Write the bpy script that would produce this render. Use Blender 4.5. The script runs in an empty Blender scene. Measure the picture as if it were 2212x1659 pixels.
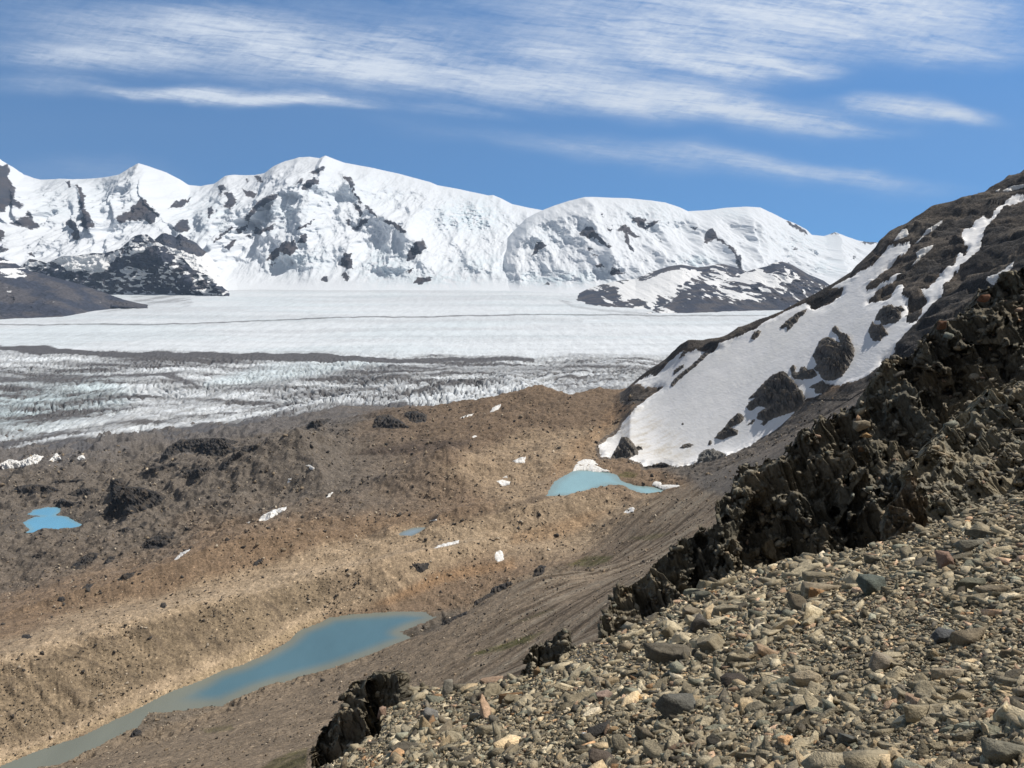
import bpy, bmesh, math, random
import numpy as np
from mathutils import Vector, Matrix

# ------------------------------------------------------------------ camera
SC = bpy.context.scene
COL = SC.collection
F_PX = 740.0                      # focal length in pixels of a 1024 wide picture
PITCH = math.radians(10.26)
cam = bpy.data.cameras.new('camera')
cam.sensor_width = 36.0
cam.lens = 36.0 * F_PX / 1024.0
cam.clip_start, cam.clip_end = 0.1, 90000.0
camo = bpy.data.objects.new('camera', cam)
COL.objects.link(camo)
camo.location = (0, 0, 0)
camo.rotation_euler = (math.pi / 2 - PITCH, 0, 0)
SC.camera = camo
SC.render.resolution_x, SC.render.resolution_y = 1024, 768
CP, SP = math.cos(PITCH), math.sin(PITCH)

def ray(px, py):
    """direction of a picture point, scaled so that its forward (Y) component is 1 -> (x/y, z/y)"""
    px = np.asarray(px, float); py = np.asarray(py, float)
    xc = (px - 512.0) / F_PX; yc = (384.0 - py) / F_PX
    y = yc * SP + CP; z = yc * CP - SP
    return xc / y, z / y

def P(px, py, Y):
    u, w = ray(px, py)
    return np.stack([u * Y, np.asarray(Y, float) + 0 * u, w * Y], -1)

def proj(x, y, z):
    d = y * CP - z * SP
    d = np.where(np.abs(d) < 1e-6, 1e-6, d)
    return 512 + F_PX * x / d, 384 - F_PX * (y * SP + z * CP) / d

# ------------------------------------------------------------------ light, sky, exposure
SUN_AZ, SUN_EL = math.radians(72), math.radians(55)     # azimuth from straight ahead towards the right
SUN_STRENGTH, SKY_STRENGTH = 4.3, 0.112
HAZE = 2.3e-5
vs = SC.view_settings
vs.view_transform = 'Standard'; vs.look = 'None'; vs.gamma = 1.0; vs.exposure = 0.12
SC.cycles.max_bounces = 6
SC.cycles.volume_bounces = 0
SC.cycles.use_denoising = True
sun = bpy.data.lights.new('sun', 'SUN')
sun.energy = SUN_STRENGTH; sun.angle = math.radians(0.53); sun.color = (1.0, 0.945, 0.87)
suno = bpy.data.objects.new('sun', sun); COL.objects.link(suno)
sd = Vector((math.sin(SUN_AZ) * math.cos(SUN_EL), math.cos(SUN_AZ) * math.cos(SUN_EL), math.sin(SUN_EL)))
suno.rotation_euler = sd.to_track_quat('Z', 'Y').to_euler()

world = bpy.data.worlds.new('World'); SC.world = world; world.use_nodes = True
def build_sky():
    nt = world.node_tree; nt.nodes.clear()
    N = lambda t, **k: mknode(nt, t, **k)
    L = nt.links.new
    out = N('ShaderNodeOutputWorld'); bg = N('ShaderNodeBackground')
    bg.inputs['Strength'].default_value = SKY_STRENGTH
    L(bg.outputs[0], out.inputs[0])
    tc = N('ShaderNodeTexCoord')
    sep = N('ShaderNodeSeparateXYZ'); L(tc.outputs['Generated'], sep.inputs[0])
    # thin mountain air: look a little higher into the modelled sky so the horizon stays blue
    zz = N('ShaderNodeMath', operation='MULTIPLY_ADD'); L(sep.outputs[2], zz.inputs[0]); zz.inputs[1].default_value = 0.95; zz.inputs[2].default_value = 0.22
    cmb = N('ShaderNodeCombineXYZ'); L(sep.outputs[0], cmb.inputs[0]); L(sep.outputs[1], cmb.inputs[1]); L(zz.outputs[0], cmb.inputs[2])
    nrm = N('ShaderNodeVectorMath', operation='NORMALIZE'); L(cmb.outputs[0], nrm.inputs[0])
    sky = N('ShaderNodeTexSky'); sky.sky_type = 'NISHITA'; sky.sun_disc = False
    sky.sun_elevation = SUN_EL; sky.sun_rotation = SUN_AZ; sky.altitude = 900; sky.air_density = 1.0; sky.dust_density = 0.2; sky.ozone_density = 2.0
    L(nrm.outputs[0], sky.inputs[0])
    tint = N('ShaderNodeMix', data_type='RGBA', blend_type='MULTIPLY'); tint.inputs[0].default_value = 1.0
    L(sky.outputs[0], tint.inputs[6]); tint.inputs[7].default_value = SKY_TINT
    # cirrus: directions as (x/y, z/y)
    ym = N('ShaderNodeMath', operation='MAXIMUM'); L(sep.outputs[1], ym.inputs[0]); ym.inputs[1].default_value = 0.08
    du = N('ShaderNodeMath', operation='DIVIDE'); L(sep.outputs[0], du.inputs[0]); L(ym.outputs[0], du.inputs[1])
    dv = N('ShaderNodeMath', operation='DIVIDE'); L(sep.outputs[2], dv.inputs[0]); L(ym.outputs[0], dv.inputs[1])
    uv = N('ShaderNodeCombineXYZ'); L(du.outputs[0], uv.inputs[0]); L(dv.outputs[0], uv.inputs[1])
    def fibre(rot, sx, sy, scale, detail=6.0, rough=0.6, dist=0.4):
        mp = N('ShaderNodeMapping'); mp.vector_type = 'TEXTURE'
        mp.inputs['Rotation'].default_value = (0, 0, rot); mp.inputs['Scale'].default_value = (sx, sy, 1)
        L(uv.outputs[0], mp.inputs[0])
        n = N('ShaderNodeTexNoise'); n.inputs['Scale'].default_value = scale; n.inputs['Detail'].default_value = detail
        n.inputs['Roughness'].default_value = rough; n.inputs['Distortion'].default_value = dist
        L(mp.outputs[0], n.inputs['Vector'])
        return n
    wob = fibre(0.0, 1.0, 0.6, 5.0, 3.0, 0.5, 0.0)
    wv = N('ShaderNodeVectorMath', operation='SUBTRACT'); L(wob.outputs['Color'], wv.inputs[0]); wv.inputs[1].default_value = (.5, .5, .5)
    ws = N('ShaderNodeVectorMath', operation='MULTIPLY'); L(wv.outputs[0], ws.inputs[0]); ws.inputs[1].default_value = (0.16, 0.055, 0)
    uw = N('ShaderNodeVectorMath', operation='ADD'); L(uv.outputs[0], uw.inputs[0]); L(ws.outputs[0], uw.inputs[1])
    acc = None
    for (x0, y0, x1, y1, hw, inten) in CLOUDS:
        a = ray(x0 / 2.16, y0 / 2.16); b = ray(x1 / 2.16, y1 / 2.16)
        cx, cy = (a[0] + b[0]) / 2, (a[1] + b[1]) / 2
        dx, dy = b[0] - a[0], b[1] - a[1]
        mp = N('ShaderNodeMapping'); mp.vector_type = 'TEXTURE'
        mp.inputs['Location'].default_value = (cx, cy, 0)
        mp.inputs['Rotation'].default_value = (0, 0, math.atan2(dy, dx))
        mp.inputs['Scale'].default_value = (math.hypot(dx, dy) * 0.62, hw / 2.16 / F_PX * 1.9, 1)
        L(uw.outputs[0], mp.inputs[0])
        ln = N('ShaderNodeVectorMath', operation='LENGTH'); L(mp.outputs[0], ln.inputs[0])
        mr = N('ShaderNodeMapRange', interpolation_type='SMOOTHSTEP')
        L(ln.outputs['Value'], mr.inputs[0]); mr.inputs[1].default_value = 0.0; mr.inputs[2].default_value = 1.0
        mr.inputs[3].default_value = inten; mr.inputs[4].default_value = 0.0
        if acc is None: acc = mr.outputs[0]
        else:
            ad = N('ShaderNodeMath', operation='ADD'); L(acc, ad.inputs[0]); L(mr.outputs[0], ad.inputs[1]); acc = ad.outputs[0]
    f1 = fibre(-0.13, 1.0, 0.10, 3.5); f2 = fibre(-0.11, 1.0, 0.11, 17.0, 8.0, 0.68, 0.9); f3 = fibre(0.55, 0.35, 0.12, 16.0, 5.0, 0.6, 0.5)
    def madd(a, m, c):
        n = N('ShaderNodeMath', operation='MULTIPLY_ADD'); L(a, n.inputs[0]); n.inputs[1].default_value = m
        if isinstance(c, float): n.inputs[2].default_value = c
        else: L(c, n.inputs[2])
        return n.outputs[0]
    t = madd(f1.outputs[0], 2.2, -0.95); t = madd(f2.outputs[0], 2.1, t); t = madd(f3.outputs[0], 0.75, t)
    # t ~ 1.1 + ... ; centre around .55 of the strokes
    t = madd(t, 0.80, -0.36)
    cl = N('ShaderNodeClamp'); L(t, cl.inputs[0]); cl.inputs[1].default_value = 0.10; cl.inputs[2].default_value = 1.7
    den = N('ShaderNodeMath', operation='MULTIPLY'); L(acc, den.inputs[0]); L(cl.outputs[0], den.inputs[1])
    cd = N('ShaderNodeMapRange', interpolation_type='SMOOTHSTEP'); L(den.outputs[0], cd.inputs[0])
    cd.inputs[1].default_value = -0.1; cd.inputs[2].default_value = 1.15; cd.inputs[3].default_value = 0.0; cd.inputs[4].default_value = 1.0
    mx = N('ShaderNodeMix', data_type='RGBA'); L(cd.outputs[0], mx.inputs[0]); L(tint.outputs[2], mx.inputs[6])
    mx.inputs[7].default_value = CLOUD_COL
    # overhead and behind, out of view: added neutral sky to even the fill light
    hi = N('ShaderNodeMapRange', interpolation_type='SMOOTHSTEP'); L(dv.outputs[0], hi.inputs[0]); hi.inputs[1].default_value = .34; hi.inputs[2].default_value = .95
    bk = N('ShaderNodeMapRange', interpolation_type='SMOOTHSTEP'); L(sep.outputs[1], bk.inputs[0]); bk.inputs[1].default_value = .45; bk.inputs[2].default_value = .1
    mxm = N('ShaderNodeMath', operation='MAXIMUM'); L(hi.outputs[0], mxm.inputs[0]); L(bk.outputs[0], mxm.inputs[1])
    vl = N('ShaderNodeMix', data_type='RGBA'); L(mxm.outputs[0], vl.inputs[0]); L(mx.outputs[2], vl.inputs[6]); vl.inputs[7].default_value = FILL_SKY
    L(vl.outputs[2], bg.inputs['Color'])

def mknode(nt, t, **k):
    n = nt.nodes.new(t)
    for a, b in k.items(): setattr(n, a, b)
    return n

SKY_TINT = (0.40, 0.82, 1.10, 1)
FILL_SKY = (1.3, 1.46, 1.75, 1)
CLOUD_COL = (6.4, 7.0, 7.9, 1)
# cirrus streaks: two end points, half width, density
CLOUDS = [
    (130, 205, 850, 228, 15, .75), (260, 212, 800, 232, 9, .45), (-200, 5, 900, 145, 62, .46), (150, 40, 1300, 185, 46, .48), (300, 60, 1250, 120, 110, .26),
    (950, 160, 1960, 275, 36, .75), (1250, 210, 1950, 272, 20, .5), (1820, 215, 2175, 272, 19, .85), (1330, 108, 1690, 168, 18, .7),
    (1530, 112, 1850, 150, 13, .6), (1040, 98, 1380, 142, 20, .5), (1000, -20, 2300, 60, 80, .55), (1500, -30, 2400, 80, 60, .45),
    (830, 275, 2090, 412, 24, .42), (1450, 335, 2100, 405, 14, .32), (-100, 165, 340, 188, 18, .38), (-100, 105, 420, 130, 26, .5),
    (840, 228, 1160, 252, 10, .35), (1720, 268, 1990, 298, 12, .42), (-50, 350, 430, 385, 24, .2), (1850, 112, 2300, 145, 24, .40), (700, 150, 1500, 235, 30, .18), (1100, 60, 1900, 150, 40, .2),
    (600, 130, 920, 160, 14, .35), (900, 30, 1800, 120, 70, .3)]
build_sky()

# ------------------------------------------------------------------ numpy helpers
def _h(ix, iy, iz, s):
    h = (ix * 374761393 + iy * 668265263 + iz * 2147483647 + s * 1274126177) & 0xFFFFFFFF
    h = ((h ^ (h >> 13)) * 1274126177) & 0xFFFFFFFF
    h = ((h ^ (h >> 16)) * 2246822519) & 0xFFFFFFFF
    return (h ^ (h >> 15))

def pn(x, y, z=None, seed=0):
    """gradient noise, about -1..1"""
    x = np.asarray(x, float); y = np.asarray(y, float)
    ix = np.floor(x).astype(np.int64); iy = np.floor(y).astype(np.int64)
    fx = x - ix; fy = y - iy
    sx = fx * fx * fx * (fx * (fx * 6 - 15) + 10); sy = fy * fy * fy * (fy * (fy * 6 - 15) + 10)
    if z is None:
        def g(i, j):
            a = _h(ix + i, iy + j, 0, seed) * (2 * math.pi / 4294967296.0)
            return np.cos(a) * (fx - i) + np.sin(a) * (fy - j)
        a = g(0, 0); b = g(1, 0); c = g(0, 1); d = g(1, 1)
        return ((a + (b - a) * sx) * (1 - sy) + (c + (d - c) * sx) * sy) * 1.5
    z = np.asarray(z, float); iz = np.floor(z).astype(np.int64); fz = z - iz
    sz = fz * fz * fz * (fz * (fz * 6 - 15) + 10)
    def g(i, j, k):
        h = _h(ix + i, iy + j, iz + k, seed)
        a = (h & 0xFFFF) * (2 * math.pi / 65536.0); c = ((h >> 16) & 0xFFFF) * (2.0 / 65536.0) - 1; r = np.sqrt(1 - c * c)
        return r * np.cos(a) * (fx - i) + r * np.sin(a) * (fy - j) + c * (fz - k)
    def pl(k):
        a = g(0, 0, k); b = g(1, 0, k); c = g(0, 1, k); d = g(1, 1, k)
        return (a + (b - a) * sx) * (1 - sy) + (c + (d - c) * sx) * sy
    a = pl(0); return (a + (pl(1) - a) * sz) * 1.5

def fbm(x, y, o=4, z=None, seed=0, gain=0.5, lac=2.03):
    r = 0; a = 1.0; f = 1.0
    for i in range(o):
        r = r + a * pn(x * f + 17.3 * i, y * f - 9.1 * i, None if z is None else z * f + 4.7 * i, seed + i)
        a *= gain; f *= lac
    return r

def rdg(x, y, o=4, z=None, seed=0, gain=0.5, lac=2.03):
    r = 0; a = 1.0; f = 1.0
    for i in range(o):
        n = 1 - np.abs(pn(x * f + 11.7 * i, y * f + 5.3 * i, None if z is None else z * f - 3.1 * i, seed + i)) * 1.6
        r = r + a * n; a *= gain; f *= lac
    return r

def cells(x, y, seed=0, jit=.9, tilt=.8, bias=0.0):
    """broken rock: every cell a plane of its own height and slope"""
    ix = np.floor(x).astype(np.int64); iy = np.floor(y).astype(np.int64)
    best = np.full(x.shape, 1e9); val = np.zeros(x.shape)
    for i in (-1, 0, 1):
        for j in (-1, 0, 1):
            h = _h(ix + i, iy + j, 5, seed); h2 = _h(ix + i, iy + j, 9, seed)
            dx = x - (ix + i + .5 + jit * ((h & 0xFFFF) / 65536.0 - .5)); dy = y - (iy + j + .5 + jit * ((h >> 16) / 65536.0 - .5))
            d = dx * dx + dy * dy; m = d < best
            v = ((h2 & 0x3FF) / 512.0 - 1) + tilt * (((h2 >> 10) & 0x3FF) / 512.0 - 1) * dx * 2 + tilt * (((h2 >> 20) & 0x3FF) / 512.0 - 1) * dy * 2
            if bias: v = v + bias * dx
            best = np.where(m, d, best); val = np.where(m, v, val)
    return val

def sstep(a, b, x):
    t = np.clip((x - a) / (b - a), 0, 1); return t * t * (3 - 2 * t)

def inpoly(x, y, poly):
    c = np.zeros(x.shape, bool); n = len(poly)
    for i in range(n):
        x0, y0 = poly[i]; x1, y1 = poly[(i + 1) % n]
        if y0 == y1: continue
        m = ((y0 > y) != (y1 > y)) & (x < (x1 - x0) * (y - y0) / (y1 - y0) + x0)
        c ^= m
    return c

def segd(x, y, pts, closed=False):
    d = np.full(x.shape, 1e18); n = len(pts)
    for i in range(n if closed else n - 1):
        x0, y0 = pts[i]; x1, y1 = pts[(i + 1) % n]
        dx, dy = x1 - x0, y1 - y0; l2 = dx * dx + dy * dy + 1e-12
        t = np.clip(((x - x0) * dx + (y - y0) * dy) / l2, 0, 1)
        d = np.minimum(d, (x - x0 - t * dx) ** 2 + (y - y0 - t * dy) ** 2)
    return np.sqrt(d)

def sdpoly(x, y, poly, margin):
    """signed distance, positive inside; -margin outside the padded bounding box"""
    p = np.asarray(poly, float)
    r = np.full(x.shape, -float(margin))
    m = (x > p[:, 0].min() - margin) & (x < p[:, 0].max() + margin) & (y > p[:, 1].min() - margin) & (y < p[:, 1].max() + margin)
    if m.any():
        xx = x[m]; yy = y[m]
        d = segd(xx, yy, poly, True)
        r[m] = np.where(inpoly(xx, yy, poly), d, -np.minimum(d, margin))
    return r

OFF = {'F': (0, 0, 2.16), 'C1': (0, 140, 4.32), 'C2': (512, 140, 4.32), 'C3': (0, 320, 4.32), 'C4': (512, 320, 4.32), 'C5': (0, 528, 4.32), 'C6': (512, 528, 4.32),
       'C7': (280, 560, 6.9125), 'S1': (592, 304, 8.64), 'S2': (768, 160, 8.64), 'S3': (768, 256, 8.64), 'S4': (768, 384, 8.64), 'S5': (576, 400, 8.64), 'S6': (768, 576, 8.64)}
def T(k, s):
    """survey points read off an enlargement -> picture points"""
    ox, oy, q = OFF[k]
    v = [float(t) for t in s.replace(',', ' ').split()]
    return [(ox + v[i] / q, oy + v[i + 1] / q) for i in range(0, len(v), 2)]

def mesh_np(name, V, faces, mat, attrs=None, smooth=True, parent=None):
    me = bpy.data.meshes.new(name)
    V = np.ascontiguousarray(V, np.float32)
    me.vertices.add(len(V)); me.vertices.foreach_set('co', V.ravel())
    if not isinstance(faces, list): faces = [faces]
    faces = [f for f in faces if len(f)]
    nl = sum(f.size for f in faces); npoly = sum(len(f) for f in faces)
    me.loops.add(nl); me.polygons.add(npoly)
    me.loops.foreach_set('vertex_index', np.concatenate([f.ravel() for f in faces]).astype(np.int32))
    st = []; o = 0
    for f in faces:
        k = f.shape[1]; st.append(o + np.arange(len(f)) * k); o += f.size
    me.polygons.foreach_set('loop_start', np.concatenate(st).astype(np.int32))
    if smooth: me.polygons.foreach_set('use_smooth', np.ones(npoly, bool))
    me.update(calc_edges=True)
    for k, a in (attrs or {}).items():
        a = np.asarray(a, np.float32)
        if a.ndim == 1:
            at = me.attributes.new(k, 'FLOAT', 'POINT'); at.data.foreach_set('value', a)
        else:
            if a.shape[1] == 3: a = np.concatenate([a, np.ones((len(a), 1), np.float32)], 1)
            at = me.attributes.new(k, 'FLOAT_COLOR', 'POINT'); at.data.foreach_set('color', a.ravel())
    me.materials.append(mat)
    o = bpy.data.objects.new(name, me); COL.objects.link(o)
    if parent: o.parent = parent
    return o

def grid_faces(nr, nc, mask=None):
    i = np.arange(nr * nc).reshape(nr, nc)
    f = np.stack([i[:-1, :-1], i[:-1, 1:], i[1:, 1:], i[1:, :-1]], -1).reshape(-1, 4)
    if mask is not None: f = f[mask.reshape(-1)]
    return f

def compact(V, F, attrs):
    used = np.zeros(len(V), bool); used[F.ravel()] = True
    idx = np.cumsum(used) - 1
    return V[used], idx[F], {k: np.asarray(a)[used] for k, a in attrs.items()}

def tag(o, label=None, cat=None, group=None, kind=None):
    if label: o['label'] = label
    if cat: o['category'] = cat
    if group: o['group'] = group
    if kind: o['kind'] = kind
    return o

def recentre(o):
    """move the origin of a one-mesh thing to its base"""
    me = o.data; n = len(me.vertices); co = np.empty(n * 3, np.float32); me.vertices.foreach_get('co', co); co = co.reshape(-1, 3)
    c = co.mean(0); c[2] = co[:, 2].min()
    me.vertices.foreach_set('co', (co - c).ravel()); o.location = c; me.update()
    return o

# ------------------------------------------------------------------ materials
def new_mat(name):
    m = bpy.data.materials.new(name); m.use_nodes = True
    nt = m.node_tree; nt.nodes.clear()
    out = mknode(nt, 'ShaderNodeOutputMaterial'); b = mknode(nt, 'ShaderNodeBsdfPrincipled')
    nt.links.new(b.outputs[0], out.inputs[0])
    b.inputs['Roughness'].default_value = 0.9; b.inputs['Specular IOR Level'].default_value = 0.2
    return m, nt, b

def coords(nt, scale=(1, 1, 1), rot=0.0, dist=False):
    g = mknode(nt, 'ShaderNodeNewGeometry')
    mp = mknode(nt, 'ShaderNodeMapping'); mp.inputs['Scale'].default_value = scale; mp.inputs['Rotation'].default_value = (0, 0, rot)
    nt.links.new(g.outputs['Position'], mp.inputs[0]); return mp.outputs[0]

def noise(nt, vec, scale, detail=5.0, rough=0.6, dist=0.0):
    n = mknode(nt, 'ShaderNodeTexNoise'); nt.links.new(vec, n.inputs['Vector'])
    n.inputs['Scale'].default_value = scale; n.inputs['Detail'].default_value = detail; n.inputs['Roughness'].default_value = rough; n.inputs['Distortion'].default_value = dist
    return n.outputs[0]

def mrange(nt, v, a, b, c, d, smooth=True):
    n = mknode(nt, 'ShaderNodeMapRange'); n.interpolation_type = 'SMOOTHSTEP' if smooth else 'LINEAR'
    nt.links.new(v, n.inputs[0])
    for i, q in enumerate((a, b, c, d)): n.inputs[i + 1].default_value = q
    return n.outputs[0]

def math_(nt, op, a, b=None, c=None):
    n = mknode(nt, 'ShaderNodeMath', operation=op)
    for i, q in enumerate((a, b, c)):
        if q is None: continue
        if isinstance(q, (int, float)): n.inputs[i].default_value = q
        else: nt.links.new(q, n.inputs[i])
    return n.outputs[0]

def mix(nt, f, a, b, bt='MIX'):
    n = mknode(nt, 'ShaderNodeMix', data_type='RGBA', blend_type=bt)
    for i, q in ((0, f), (6, a), (7, b)):
        if isinstance(q, (int, float)): n.inputs[i].default_value = q
        elif isinstance(q, tuple): n.inputs[i].default_value = q if len(q) == 4 else q + (1,)
        else: nt.links.new(q, n.inputs[i])
    return n.outputs[2]

def attr(nt, name, col=False):
    a = mknode(nt, 'ShaderNodeAttribute'); a.attribute_name = name
    return a.outputs['Color' if col else 'Fac']

def bump(nt, b, h, strength, dist):
    n = mknode(nt, 'ShaderNodeBump'); n.inputs['Strength'].default_value = strength; n.inputs['Distance'].default_value = dist
    nt.links.new(h, n.inputs['Height']); nt.links.new(n.outputs[0], b.inputs['Normal'])

def vary(nt, col, n, lo, hi):
    """scale a colour by a noise value"""
    v = mrange(nt, n, 0.25, 0.75, lo, hi, False)
    c = mknode(nt, 'ShaderNodeCombineXYZ')
    for i in range(3): nt.links.new(v, c.inputs[i])
    return mix(nt, 1.0, col, c.outputs[0], 'MULTIPLY')

def mat_terrain():
    m, nt, b = new_mat('moraine')
    v = coords(nt); c = attr(nt, 'Col', True)
    n1 = noise(nt, v, 0.055, 6, .65); n2 = noise(nt, v, 0.42, 6, .7); n3 = noise(nt, v, 1.6, 3, .6)
    c = vary(nt, c, n1, .72, 1.28); c = vary(nt, c, n2, .38, 1.62); c = vary(nt, c, n3, .7, 1.3)
    vo = mknode(nt, 'ShaderNodeTexVoronoi'); vo.inputs['Scale'].default_value = 0.5; nt.links.new(v, vo.inputs['Vector'])
    vc = mknode(nt, 'ShaderNodeSeparateXYZ'); nt.links.new(vo.outputs['Color'], vc.inputs[0])
    st = math_(nt, 'MULTIPLY', mrange(nt, vo.outputs['Distance'], .25, .5, 1, 0), mrange(nt, vc.outputs[0], .72, .78, 0, 1))
    tone = mrange(nt, vc.outputs[1], 0, 1, .35, 1.9, False); tc = mknode(nt, 'ShaderNodeCombineXYZ')
    for i in range(3): nt.links.new(tone, tc.inputs[i])
    c = mix(nt, st, c, mix(nt, 1.0, c, tc.outputs[0], 'MULTIPLY'))
    rk = attr(nt, 'rk'); nr = noise(nt, coords(nt, (1, 1, .6), .5), .05, 8, .72, .5); nr2 = noise(nt, coords(nt, (1, 1, .5), .5), .22, 6, .7)
    c = mix(nt, rk, c, vary(nt, vary(nt, c, nr, .42, 1.5), nr2, .6, 1.4))
    nt.links.new(c, b.inputs['Base Color'])
    h = math_(nt, 'MULTIPLY_ADD', n2, 0.7, math_(nt, 'MULTIPLY', n3, 0.3))
    h = math_(nt, 'MULTIPLY_ADD', math_(nt, 'MULTIPLY', rk, math_(nt, 'MULTIPLY_ADD', nr2, .5, nr)), 7.0, h)
    bump(nt, b, h, 0.9, 1.6)
    return m

def mat_snow(dirt=True):
    m, nt, b = new_mat('snow')
    v = coords(nt)
    n1 = noise(nt, v, 0.02, 4, .5); n2 = noise(nt, coords(nt, (.25, .25, 1.0)), 0.5, 5, .6)
    c = mix(nt, mrange(nt, n1, .35, .7, 0, 1), (.92, .92, .925), (.88, .88, .875))
    d = attr(nt, 'dirt')
    c = mix(nt, math_(nt, 'MULTIPLY', d, mrange(nt, n2, .35, .68, .35, 1.0)), c, (.56, .48, .35))
    nt.links.new(c, b.inputs['Base Color'])
    b.inputs['Roughness'].default_value = .75
    bump(nt, b, math_(nt, 'ADD', math_(nt, 'MULTIPLY', n1, 6.0), math_(nt, 'MULTIPLY', n2, 1.6)), 0.5, 0.6)
    return m

def mat_patch():
    m, nt, b = new_mat('snow_patch')
    v = coords(nt)
    c = mix(nt, mrange(nt, noise(nt, v, .35, 5, .65), .42, .70, 0, .7), (.82, .82, .81), (.55, .49, .40))
    nt.links.new(c, b.inputs['Base Color']); b.inputs['Roughness'].default_value = .7
    return m

def mat_rock(name, base, warm, sc=1.0, bstr=1.0, lichen=0.25):
    m, nt, b = new_mat(name)
    v = coords(nt, (sc, sc, sc)); vs_ = coords(nt, (sc * 1.6, sc * 1.6, sc * .45))
    n1 = noise(nt, v, .35, 5, .6); n2 = noise(nt, vs_, 1.6, 7, .7, .6); n3 = noise(nt, v, 5.0, 5, .7)
    c = mix(nt, mrange(nt, n1, .4, .65, 0, 1), base, warm)
    c = vary(nt, c, n2, .45, 1.5); c = vary(nt, c, n3, .6, 1.4)
    c = mix(nt, math_(nt, 'MULTIPLY', mrange(nt, noise(nt, v, 1.1, 6, .7), .56, .70, 0, 1), lichen), c, (.17, .16, .085))
    nt.links.new(c, b.inputs['Base Color'])
    bump(nt, b, math_(nt, 'ADD', n2, math_(nt, 'MULTIPLY', n3, .5)), bstr, .35 / sc)
    return m

def mat_stone():
    m, nt, b = new_mat('stone')
    v = coords(nt); c = attr(nt, 'Col', True)
    n1 = noise(nt, v, 9.0, 5, .65); n2 = noise(nt, v, 45.0, 4, .65)
    c = vary(nt, c, n1, .6, 1.4); c = vary(nt, c, n2, .7, 1.3)
    c = mix(nt, mrange(nt, noise(nt, v, 5.0, 5, .7), .60, .72, 0, .35), c, (.26, .24, .17))
    nt.links.new(c, b.inputs['Base Color']); b.inputs['Roughness'].default_value = .85
    bump(nt, b, math_(nt, 'ADD', n1, math_(nt, 'MULTIPLY', n2, .5)), .9, .05)
    return m

def mat_mount():
    m, nt, b = new_mat('snow_and_rock')
    v = coords(nt); r = attr(nt, 'rock'); ice = attr(nt, 'ice')
    n = noise(nt, v, .012, 6, .65); n2 = noise(nt, v, .05, 5, .6)
    f = mrange(nt, math_(nt, 'ADD', r, math_(nt, 'MULTIPLY_ADD', noise(nt, coords(nt, (1, 1, .55), .5), .022, 6, .7), 1.5, -.75)), .44, .54, 0, 1)
    rc = vary(nt, mix(nt, mrange(nt, noise(nt, v, .004, 3, .5), .4, .6, 0, 1), (.052, .054, .068), (.078, .068, .070)), n2, .5, 1.5)
    sc = mix(nt, ice, (.775, .81, .855), (.63, .74, .80))
    c = mix(nt, f, sc, rc)
    nt.links.new(c, b.inputs['Base Color'])
    bump(nt, b, math_(nt, 'MULTIPLY_ADD', n2, .4, n), .3, 20.0)
    return m

def mat_hill():
    m, nt, b = new_mat('dark_rock_with_snow')
    v = coords(nt); s = attr(nt, 'snow'); n = noise(nt, coords(nt, (.6, .6, 1.7)), .017, 6, .66); n2 = noise(nt, v, .05, 5, .65)
    f = mrange(nt, math_(nt, 'ADD', s, math_(nt, 'MULTIPLY_ADD', n, 1.2, -.6)), .44, .54, 0, 1)
    rc = vary(nt, mix(nt, mrange(nt, noise(nt, v, .006, 3, .5), .42, .62, 0, 1), (.048, .055, .078), (.092, .088, .096)), n2, .4, 1.6)
    nt.links.new(mix(nt, f, rc, (.84, .85, .86)), b.inputs['Base Color'])
    bump(nt, b, math_(nt, 'MULTIPLY_ADD', n2, .5, n), .8, 14.0)
    return m

def mat_glacier():
    m, nt, b = new_mat('glacier_ice')
    v = coords(nt); d = attr(nt, 'dirt'); bl = attr(nt, 'blue')
    n = noise(nt, coords(nt, (1, .22, 1)), .03, 7, .7); n2 = noise(nt, coords(nt, (1, .3, 1)), .09, 5, .7)
    ice = mix(nt, bl, (.71, .75, .785), (.58, .70, .745))
    ice = vary(nt, ice, n, .88, 1.1)
    k = mrange(nt, math_(nt, 'ADD', d, math_(nt, 'MULTIPLY_ADD', n2, .7, -.35)), .08, .82, 0, 1, False)
    c = mix(nt, k, ice, vary(nt, mix(nt, 0.5, (.098, .096, .10), (.115, .108, .106)), n2, .6, 1.4))
    nt.links.new(c, b.inputs['Base Color']); b.inputs['Roughness'].default_value = .7
    bump(nt, b, math_(nt, 'ADD', n, n2), .6, 3.0)
    return m

def mat_water(name, deep, shallow, rough=.08, spec=.5):
    m, nt, b = new_mat(name)
    v = coords(nt); s = attr(nt, 'shore')
    c = mix(nt, mrange(nt, s, 0, 1, 0, 1), shallow, deep)
    c = vary(nt, c, noise(nt, coords(nt, (1, .4, 1)), .03, 4, .6), .9, 1.1)
    nt.links.new(c, b.inputs['Base Color']); b.inputs['Roughness'].default_value = rough; b.inputs['Specular IOR Level'].default_value = spec; b.inputs['IOR'].default_value = 1.33
    bump(nt, b, noise(nt, coords(nt, (1, .55, 1)), .7, 5, .7), .3, .4)
    return m

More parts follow.
